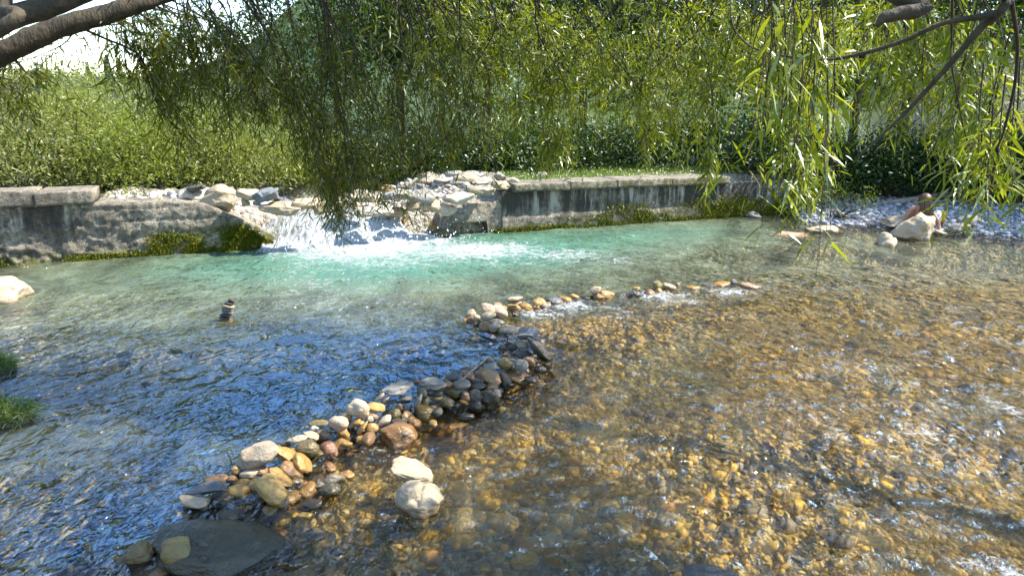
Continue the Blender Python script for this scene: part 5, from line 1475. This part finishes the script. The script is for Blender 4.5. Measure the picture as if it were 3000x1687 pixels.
for i, (px, n, h, rad_, lab) in enumerate(TR):
    x, y = at_px(px, n)
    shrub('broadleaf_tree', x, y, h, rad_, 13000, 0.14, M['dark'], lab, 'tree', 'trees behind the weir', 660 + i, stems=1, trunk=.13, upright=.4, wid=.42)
# undergrowth under those trees and behind the beach
UG = [(1300, 3.3, 0.9, 0.9), (1620, 3.2, 1.0, 1.2), (1850, 3.0, 1.1, 1.2), (2060, 2.8, 1.3, 1.2), (2290, 1.6, 1.4, 0.9), (2400, 1.6, 1.7, 0.9), (2540, 1.75, 1.7, 1.0), (2690, 1.85, 1.7, 1.1), (2860, 2.1, 1.8, 1.2), (3040, 2.4, 2.0, 1.3)]
for i, (px, n, h, lab) in enumerate([(930, 4.3, 1.0, 'dark bush at the left back of the gravel bar, behind the hanging tip'), (1120, 3.6, 0.95, 'dark bush behind the middle of the gravel bar'), (1460, 3.1, 0.95, 'dark bush behind the grey block by the coping')]):
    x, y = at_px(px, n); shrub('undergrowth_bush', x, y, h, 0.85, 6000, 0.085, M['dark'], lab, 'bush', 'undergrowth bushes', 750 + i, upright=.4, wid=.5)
UL = ['dark bush at the back of the gravel bar', 'dark bush behind the white stone on the grass', 'dark bush behind the right coping, middle', 'dark bush left of the wing wall', 'ivy-dark bush over the end of the wing wall',
      'dark bush above the small lit shrub', 'dark leafy bush left of the driftwood log', 'dark leafy bush behind the person', 'dark leafy bush behind the right end of the log', 'dark leafy bush at the right edge']
UQ = [(-.5, 1.3), (.55, 1.75), (1.7, 2.05), (2.9, 2.25), (4.2, 2.35), (5.6, 2.4)]
for i, (px, n, h, rad_) in enumerate(UG):
    x, y = at_px(px, n)
    if i >= 4:
        u_, q_ = UQ[i - 4]; x, y = float(BEACH0[0] + u_ * bd[0] + q_ * bn[0]), float(BEACH0[1] + u_ * bd[1] + q_ * bn[1]); rad_ = 0.75; h = h * .85
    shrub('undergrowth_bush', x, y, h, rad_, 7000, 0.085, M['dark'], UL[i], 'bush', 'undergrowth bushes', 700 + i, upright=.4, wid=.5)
for i, (x, y, h, lab) in enumerate([(9.0, 17.5, 7.5, 'tall dark tree behind the beach, left'), (11.5, 16.5, 7.5, 'tall dark tree behind the beach, middle'), (14.0, 15.0, 8.0, 'tall dark tree behind the beach, right'),
                                   (15.2, 13.6, 7.0, 'tree beyond the right edge that shades the beach'), (12.4, 14.4, 5.4, 'leaning tree over the right end of the log')]):
    shrub('broadleaf_tree', x, y, h, 2.7, 13000, 0.13, M['dark'], lab, 'tree', 'trees behind the beach', 720 + i, stems=1, trunk=.13, upright=.4, wid=.42)
# conifers far behind on the valley side
def conifer(x, y, h, label, seed):
    r = np.random.default_rng(seed); zb = gz(x, y) - 0.2
    root = empty('conifer_tree', (x, y, zb)); tag(root, label, 'tree', 'far conifers')
    Vt, Ft = tube([(x, y, zb), (x, y, zb + h)], [h * .02, 0.02], 7); obj('trunk', Vt, Ft, M['bark'], root)
    n = 2600; t = r.random(n) ** 0.8; rad_ = (1 - t) * h * 0.17 * (0.35 + 0.65 * r.random(n) ** .5) * (0.8 + 0.3 * np.sin(t * 60))
    a = r.uniform(0, 6.28, n)
    pos = np.stack([x + rad_ * np.cos(a), y + rad_ * np.sin(a), zb + h * (0.06 + 0.94 * t) - rad_ * .3], -1)
    d = np.stack([np.cos(a), np.sin(a), -0.45 + r.normal(0, .2, n)], -1)
    L = h * 0.05 * r.uniform(.6, 1.3, n)
    V, F, A = leaf_mesh(pos, d, L, L * .45, r, .2, True)
    o = obj('crown', V, F, M['conifer'], root, attrs={'rnd': A}); tag(o, kind='stuff')
for i, (px, Y, py_top, lab) in enumerate([(310, 60, 155, 'far dark conifer seen left of the willow curtain'), (345, 66, 175, 'smaller far conifer beside it, to the right'), (255, 75, 190, 'far conifer at the left, lower than its neighbours'), (960, 55, 60, 'far conifer glimpsed through the dark willow curtain'),
                                     (1035, 58, 40, 'second far conifer glimpsed through the willow curtain'), (120, 80, 185, 'far conifer above the pale thicket')]):
    p = P(px, py_top, Y); zb = gz(p[0], p[1]); conifer(p[0], p[1], max(3.0, p[2] - zb), lab, 800 + i)
# far forest closing the valley
r = np.random.default_rng(17)
fx = r.uniform(-220, 220, 1100); fy = r.uniform(45, 210, 1100)
fz = ground_z(fx, fy); ok = np.hypot(fx, fy) > 45
fx, fy, fz = fx[ok], fy[ok], fz[ok]
el = (2.2 + 0.030 * np.hypot(fx, fy))
hh_ = np.clip(np.minimum(r.uniform(5, 11, len(fx)), np.where(fx < 0.02 * fy, el - fz + 0.0 * fx, 99)), 1.0, 12)
kk = 50
pos = np.stack([np.repeat(fx, kk), np.repeat(fy, kk), np.repeat(fz, kk)], -1)
dd = nrm(r.normal(0, 1, pos.shape)); dd[:, 2] = np.abs(dd[:, 2])
pos = pos + dd * np.repeat(hh_, kk)[:, None] * np.array([.35, .35, .85]) * (0.6 + 0.4 * r.random((len(pos), 1)))
V, F, A = leaf_mesh(pos, dd + r.normal(0, .5, pos.shape), np.repeat(hh_, kk) * .17, np.repeat(hh_, kk) * .10, r, .1, True)
o = obj('far_forest', V, F, M['dark'], origin=(0, 0, 0), attrs={'rnd': A}); tag(o, 'far wooded slope beyond the river', 'forest', kind='stuff')

# ------------------------------------------------------------------ grass, small plants, driftwood, sticks
def blades(n, posf, L, r, wid=0.006, lean=0.5):
    p = posf(n)
    d = nrm(np.stack([r.normal(0, lean, n), r.normal(0, lean, n), np.ones(n)], -1))
    ln = L * r.uniform(.5, 1.2, n)
    return leaf_mesh(p, d, ln, np.full(n, wid) * r.uniform(.7, 1.3, n), r, 0.45)
def tuft(px, py, radm, n, L, label, seed, z=0.0, hum=0.10):
    r = np.random.default_rng(seed); c0 = W(px, py, z)
    root = empty('grass_tussock', (c0[0], c0[1], z - 0.1)); tag(root, label, 'grass', 'grass tussocks on the left bank')
    v, f = rock_verts(4, radm, radm * .8, hum + .12, .4, seed)
    obj('soil_mound', v + np.array([c0[0], c0[1], z - 0.02]), f, M['soil'], root)
    def pf(m):
        a = r.uniform(0, 6.28, m); q = radm * .95 * np.sqrt(r.random(m))
        return np.stack([c0[0] + q * np.cos(a), c0[1] + q * .8 * np.sin(a), z - .02 + (hum + .1) * np.sqrt(np.clip(1 - (q / radm) ** 2, 0, 1))], -1)
    V, F, A = blades(n, pf, L, r, .005, 1.1)
    o = obj('grass_blades', V, F, M['grass'], root, attrs={'rnd': A}); tag(o, kind='stuff')
M['soil'] = m_plain('wet_soil', (0.035, 0.03, 0.018), 0.8, (0.05, 0.055, 0.02), 20, 0.8)
tuft(15, 1235, 0.19, 1300, 0.17, 'larger grassy tussock at the left edge, green and yellow blades', 31, 0.0, .02)
tuft(-10, 1090, 0.15, 700, 0.17, 'smaller dark tussock at the left edge with a long dry blade', 32, 0.0, .02)
stone('river_stone', -8, 1155, 46, 50, 0, .0, 'grey', .3, 'grey stone between the two grassy tussocks at the left edge', 'stone', None, .3)
r = np.random.default_rng(41)
def pgrass(m):
    s = r.uniform(WP(1500, 520)[0], WP(2180, 520)[0], m); n = 0.75 + 2.6 * r.random(m)
    x, y = XY(s, n); return np.stack([x, y, ground_z(x, y) - 0.01], -1)
V, F, A = blades(11000, pgrass, 0.13, r, .010, .5)
o = obj('grass', V, F, M['grass'], origin=(0, 0, 0), attrs={'rnd': A}); tag(o, 'sunlit grass on the bank behind the right coping', 'grass', kind='stuff')
# small lit shrub at the tip of the beach, dry stems by the boulders
p = W(2440, 645, 0.02)
shrub('small_shrub', p[0], p[1] + 0.5, 0.72, 0.38, 1500, 0.045, M['willow_sunlit'], 'small lit shrub at the tip of the gravel beach', 'shrub', None, 900, stems=6, trunk=.006, wid=.35, upright=.8)
p = W(2545, 640, 0.1)
shrub('small_shrub', p[0], p[1] + 0.2, 0.62, 0.13, 320, 0.04, M['willow_sunlit'], 'slender lit shoot right of the small shrub', 'shrub', None, 901, stems=3, trunk=.004, wid=.35, upright=.9)
x, y = at_px(755, 2.0)
root = empty('dry_bush', (x, y, gz(x, y))); tag(root, 'dry leafless stems behind the dark wedge boulder', 'bush')
for k in range(14):
    tip = np.array([x + r.normal(0, .16), y + r.normal(0, .1), gz(x, y) + r.uniform(.25, .55)])
    Vt, Ft = tube(catmull([(x + r.normal(0, .05), y, gz(x, y) - .03), (x * .5 + tip[0] * .5 + r.normal(0, .03), y, gz(x, y) + .2), tip], 8), [.007, .002], 5)
    obj('stem', Vt, Ft, M['stick'], root)
def log(name, pts, rads, label, mat='wood', sides=12, n=40, cat='log', bump=.2):
    V, F = tube(catmull(pts, n), rads, sides, bump, len(label))
    o = obj(name, V, F, M[mat]); tag(o, label, cat); return o
def onb(px, py, z): return G(px, py) + np.array([0, 0, 0.03])
log('driftwood_log', [onb(2535, 609, .33), onb(2600, 598, .40), onb(2680, 588, .46), onb(2740, 580, .50), onb(2790, 574, .53), onb(2860, 564, .58), onb(2960, 556, .6)],
    [.02, .045, .06, .065, .07, .075, .07], 'long pale driftwood trunk lying along the top of the beach')
log('driftwood_log', [onb(2275, 645, .02), onb(2330, 634, .06), onb(2400, 625, .08), onb(2450, 621, .10)], [.02, .035, .04, .03], 'short grey driftwood log at the water by the wall end')
log('driftwood_pole', [onb(2700, 610, .32), onb(2780, 598, .36), onb(2870, 588, .42)], [.012, .016, .012], 'thin pale pole lying on the gravel behind the person', cat='branch', sides=7)
root = empty('driftwood_heap', onb(2560, 668, .03)); tag(root, 'small heap of dry twigs in front of the flat-topped brown block', 'twigs')
for k in range(12):
    a = onb(2530 + r.uniform(0, 70), 668 + r.uniform(-6, 5), .05); b = a + np.array([r.normal(0, .25), r.normal(0, .08), r.uniform(.0, .15)])
    Vt, Ft = tube(catmull([a, (a + b) / 2 + r.normal(0, .03, 3), b], 7), [.008, .003], 5); obj('twig', Vt, Ft, M['stick'], root)
root = empty('driftwood_stump', onb(2455, 640, .05)); tag(root, 'brown rooty driftwood under the small lit shrub', 'driftwood')
for k in range(9):
    a = onb(2455 + r.uniform(-25, 30), 642 + r.uniform(-4, 4), .05); b = a + np.array([r.normal(.05, .2), r.normal(0, .08), r.uniform(.02, .22)])
    Vt, Ft = tube(catmull([a, (a + b) / 2 + r.normal(0, .04, 3), b], 8), [.022, .006], 6, .3, k); obj('root', Vt, Ft, M['bark'], root)
def stick(p0, p1, z0, z1, rad, label, mat='stick'):
    a, b = W(*p0, z0), P(*p1, W(*p0, z0)[1] + (0.25 if z1 > .5 else 0.0))
    V, F = tube(catmull([a, (a + b) / 2 + np.array([.004, 0, .004]), b], 9), [rad, rad * .6], 6, .2)
    o = obj('stick', V, F, M[mat]); tag(o, label, 'stick')
stick((1351, 1114), (1436, 1040), .17, 1, .007, 'long pale stick lying aslant over the shaded dam')
stick((1487, 1000), (1480, 979), .13, 0, .004, 'short black twig standing by the blue-grey block', 'twig')
stick((682, 1362), (660, 1318), .10, 0, .004, 'red-brown twig sticking up left of the speckled stone', 'twig')
stick((1413, 934), (1417, 908), .12, 0, .003, 'pale little twig standing on the far cream stones')
stick((1158, 1122), (1168, 1090), .19, 0, .002, 'hair-thin twig standing behind the long grey slab', 'twig')
stick((1570, 1066), (1618, 1063), .03, 0, .003, 'thin dark twig pointing right over the current', 'twig')
# willow seedling on the dam
p = W(1046, 1176, .14); root = empty('willow_seedling', p); tag(root, 'tiny green seedling growing on the round cracked stone', 'seedling')
Vt, Ft = tube(catmull([p, P(1044, 1150, p[1]), P(1034, 1130, p[1])], 8), [.002, .001], 5); obj('stem', Vt, Ft, M['grass'] if False else M['stick'], root)
for k in range(7):
    q = P(1046 - k * 1.5, 1172 - k * 6, p[1])[None]
    V, F, A = leaf_mesh(q, np.array([[(-1) ** k * .8, r.normal(0, .3), .25]]), np.array([.055]), np.array([.011]), r, .35)
    obj('leaf', V, F, M['willow_sunlit'], root, attrs={'rnd': A})
p = W(1440, 1046, .17)
root = empty('grass_sprout', p); tag(root, 'small green sprout at the upper end of the pale stick', 'sprout')
V, F, A = blades(12, lambda m: np.tile(p, (m, 1)) + r.normal(0, .012, (m, 3)) * np.array([1, 1, 0]), .06, r, .005, .5)
o = obj('blades', V, F, M['grass'], root, attrs={'rnd': A}); tag(o, kind='stuff')

# ------------------------------------------------------------------ the person on the beach
M['skin'] = m_plain('skin', (0.46, 0.25, 0.17), 0.55, (0.42, 0.22, 0.15), 25, .05)
M['hair'] = m_plain('brown_hair', (0.055, 0.026, 0.013), 0.5, (0.10, 0.055, 0.028), 60, .3)
M['swim'] = m_plain('purple_cloth', (0.05, 0.03, 0.12), 0.8)
M['white_cloth'] = m_plain('white_cloth', (0.8, 0.8, 0.78), 0.9, (0.72, 0.72, 0.7), 20)
M['yellow_cloth'] = m_plain('yellow_cloth', (0.72, 0.46, 0.02), 0.7, (0.6, 0.36, 0.02), 14, .6)
PY = 12.15
ph = P(2712, 592, PY)                      # head centre
gzp = gz(ph[0], PY + .3)
pr0 = empty('person', (ph[0], PY + .35, gzp)); tag(pr0, 'person with long brown hair sitting on the gravel behind the big pale boulder, back turned', 'person')
J = {}; E = []; Rd = {}
def j(n, p, rd, par=None):
    J[n] = np.array(p, float); Rd[n] = rd
    if par: E.append((par, n))
hx, hz = ph[0], ph[2]
j('pelvis', (hx + .02, PY + .42, gzp + .11), .125)
j('waist', (hx + .015, PY + .30, gzp + .22), .105, 'pelvis')
j('chest', (hx + .005, PY + .17, hz - .22), .125, 'waist')
j('neckb', (hx, PY + .08, hz - .12), .06, 'chest')
j('neck', (hx, PY + .05, hz - .07), .05, 'neckb')
j('head', (hx, PY + .03, hz + .01), .088, 'neck')
j('crown', (hx, PY + .03, hz + .07), .07, 'head')
for sg, nm in ((-1, 'l'), (1, 'r')):
    j('sh' + nm, (hx + sg * .15, PY + .10, hz - .125 - .02 * sg), .055, 'neckb')
    if sg < 0:
        j('el' + nm, (hx - .20, PY + .22, gzp + .15), .04, 'sh' + nm); j('wr' + nm, (hx - .15, PY + .46, gzp + .10), .029, 'el' + nm)
        j('ha' + nm, (hx - .14, PY + .54, gzp + .13), .027, 'wr' + nm)
    else:
        j('el' + nm, (hx + .235, PY - .02, gzp + .17), .042, 'sh' + nm); j('wr' + nm, (hx + .25, PY - .06, gzp + .05), .03, 'el' + nm)
        j('ha' + nm, (hx + .26, PY - .13, gzp + .025), .026, 'wr' + nm)
    j('hp' + nm, (hx + sg * .09, PY + .46, gzp + .10), .095, 'pelvis')
    j('kn' + nm, (hx + sg * .13 + .04, PY + .78, gzp + .10), .058, 'hp' + nm)
    j('an' + nm, (hx - sg * .10 + .04, PY + .86 + .05 * sg, gzp + .06), .04, 'kn' + nm)
    j('to' + nm, (hx - sg * .22 + .04, PY + .90 + .05 * sg, gzp + .05), .03, 'an' + nm)
    for kf in range(4):
        b0 = J['ha' + nm]; dv = nrm(J['ha' + nm] - J['wr' + nm])
        sd_ = np.array([1.0, 0, 0]) * (kf - 1.5) * .014
        j(f'f{nm}{kf}', b0 + dv * (.045 + .006 * (1.5 - abs(kf - 1.5))) + sd_, .0085, 'ha' + nm)
        j(f'g{nm}{kf}', b0 + dv * .075 + sd_ + np.array([0, 0, -.012]), .007, f'f{nm}{kf}')
    j(f't{nm}', J['wr' + nm] + nrm(J['ha' + nm] - J['wr' + nm]) * .03 + np.array([-sg * .035, 0, 0]), .009, 'wr' + nm)
names = list(J); o_ = np.array([ph[0], PY + .35, gzp])
me = bpy.data.meshes.new('body'); me.from_pydata([tuple(J[n] - o_) for n in names], [(names.index(a), names.index(b)) for a, b in E], [])
body = bpy.data.objects.new('body', me); COL.objects.link(body)
md = body.modifiers.new('skin', 'SKIN'); md.use_smooth_shade = True
for i, n in enumerate(names):
    sv = me.skin_vertices[0].data[i]; sv.radius = (Rd[n] * .88, Rd[n] * .88); sv.use_root = (n == 'pelvis')
s2 = body.modifiers.new('sub', 'SUBSURF'); s2.levels = 2; s2.render_levels = 2
dg = bpy.context.evaluated_depsgraph_get(); dg.update()
nm_ = bpy.data.meshes.new_from_object(body.evaluated_get(dg))
body.modifiers.clear(); body.data = nm_; nm_.materials.clear(); nm_.materials.append(M['skin'])
for pgn in nm_.polygons: pgn.use_smooth = True
body.parent = pr0
# hair: a cap and a fall of strands down the back
v, f = ico(4); v = v.copy()
hv = v * np.array([.108, .115, .125])
hv[:, 1] = np.where(hv[:, 1] > .03, hv[:, 1] * .55, hv[:, 1])
hv = hv * (1 + .05 * fbm(v * np.array([9, 9, 2]), 3, 7)[:, None]) + np.array([hx, PY + .02, hz + .02])
hair = obj('hair', hv, f, M['hair'], pr0)
for k in range(46):
    a = r.uniform(-1.0, 1.0)
    p0 = np.array([hx + .085 * a, PY - .075 * math.sqrt(1 - a * a * .8), hz + r.uniform(-.02, .06)])
    p1 = p0 + np.array([.018 * a, -.022, -.12]); p2 = p0 + np.array([.012 * a + r.normal(.01, .014), .0 + r.normal(0, .015), -.30 - .08 * r.random()])
    Vt, Ft = tube(catmull([p0, p1, p2], 9), [.010, .013, .004], 5); obj('strand', Vt, Ft, M['hair'], hair)
# strap and lower garment
Vt, Ft = tube(catmull([(hx - .15, PY + .19, hz - .33), (hx - .08, PY + .065, hz - .335), (hx, PY + .05, hz - .335), (hx + .08, PY + .065, hz - .335), (hx + .15, PY + .19, hz - .33)], 16), .014, 6)
obj('strap', Vt, Ft, M['swim'], pr0)
v, f = rock_verts(4, .19, .17, .13, 0, 77); obj('swim_bottom', v + np.array([hx + .02, PY + .44, gzp + .12]), f, M['swim'], pr0)
# white cloth bundle and yellow bag beside the person
c1 = P(2744, 629, PY + .28); v, f = rock_verts(4, .075, .10, .085, .25, 81)
zb = gz(c1[0], c1[1])
v[:, 2] = np.where(v[:, 2] < 0, v[:, 2] * (c1[2] - zb) / .085, v[:, 2])
o = obj('white_bundle', v + c1, f, M['white_cloth']); tag(o, 'white cloth bundle shining beside the right arm of the person', 'cloth')
c1 = P(2757, 635, PY + .42); zb = gz(c1[0], c1[1])
v, f = rock_verts(4, .085, .10, .10, .35, 82); v = v * (1 + .06 * np.sin(v[:, :1] * 90)); v[:, 2] = np.where(v[:, 2] < 0, v[:, 2] * (c1[2] - zb) / .10, v[:, 2])
bag = obj('yellow_bag', v + c1, f, M['yellow_cloth']); tag(bag, 'crumpled yellow bag right of the white cloth bundle', 'bag')
for o in list(bpy.data.objects):
    if '_o' in o: del o['_o']
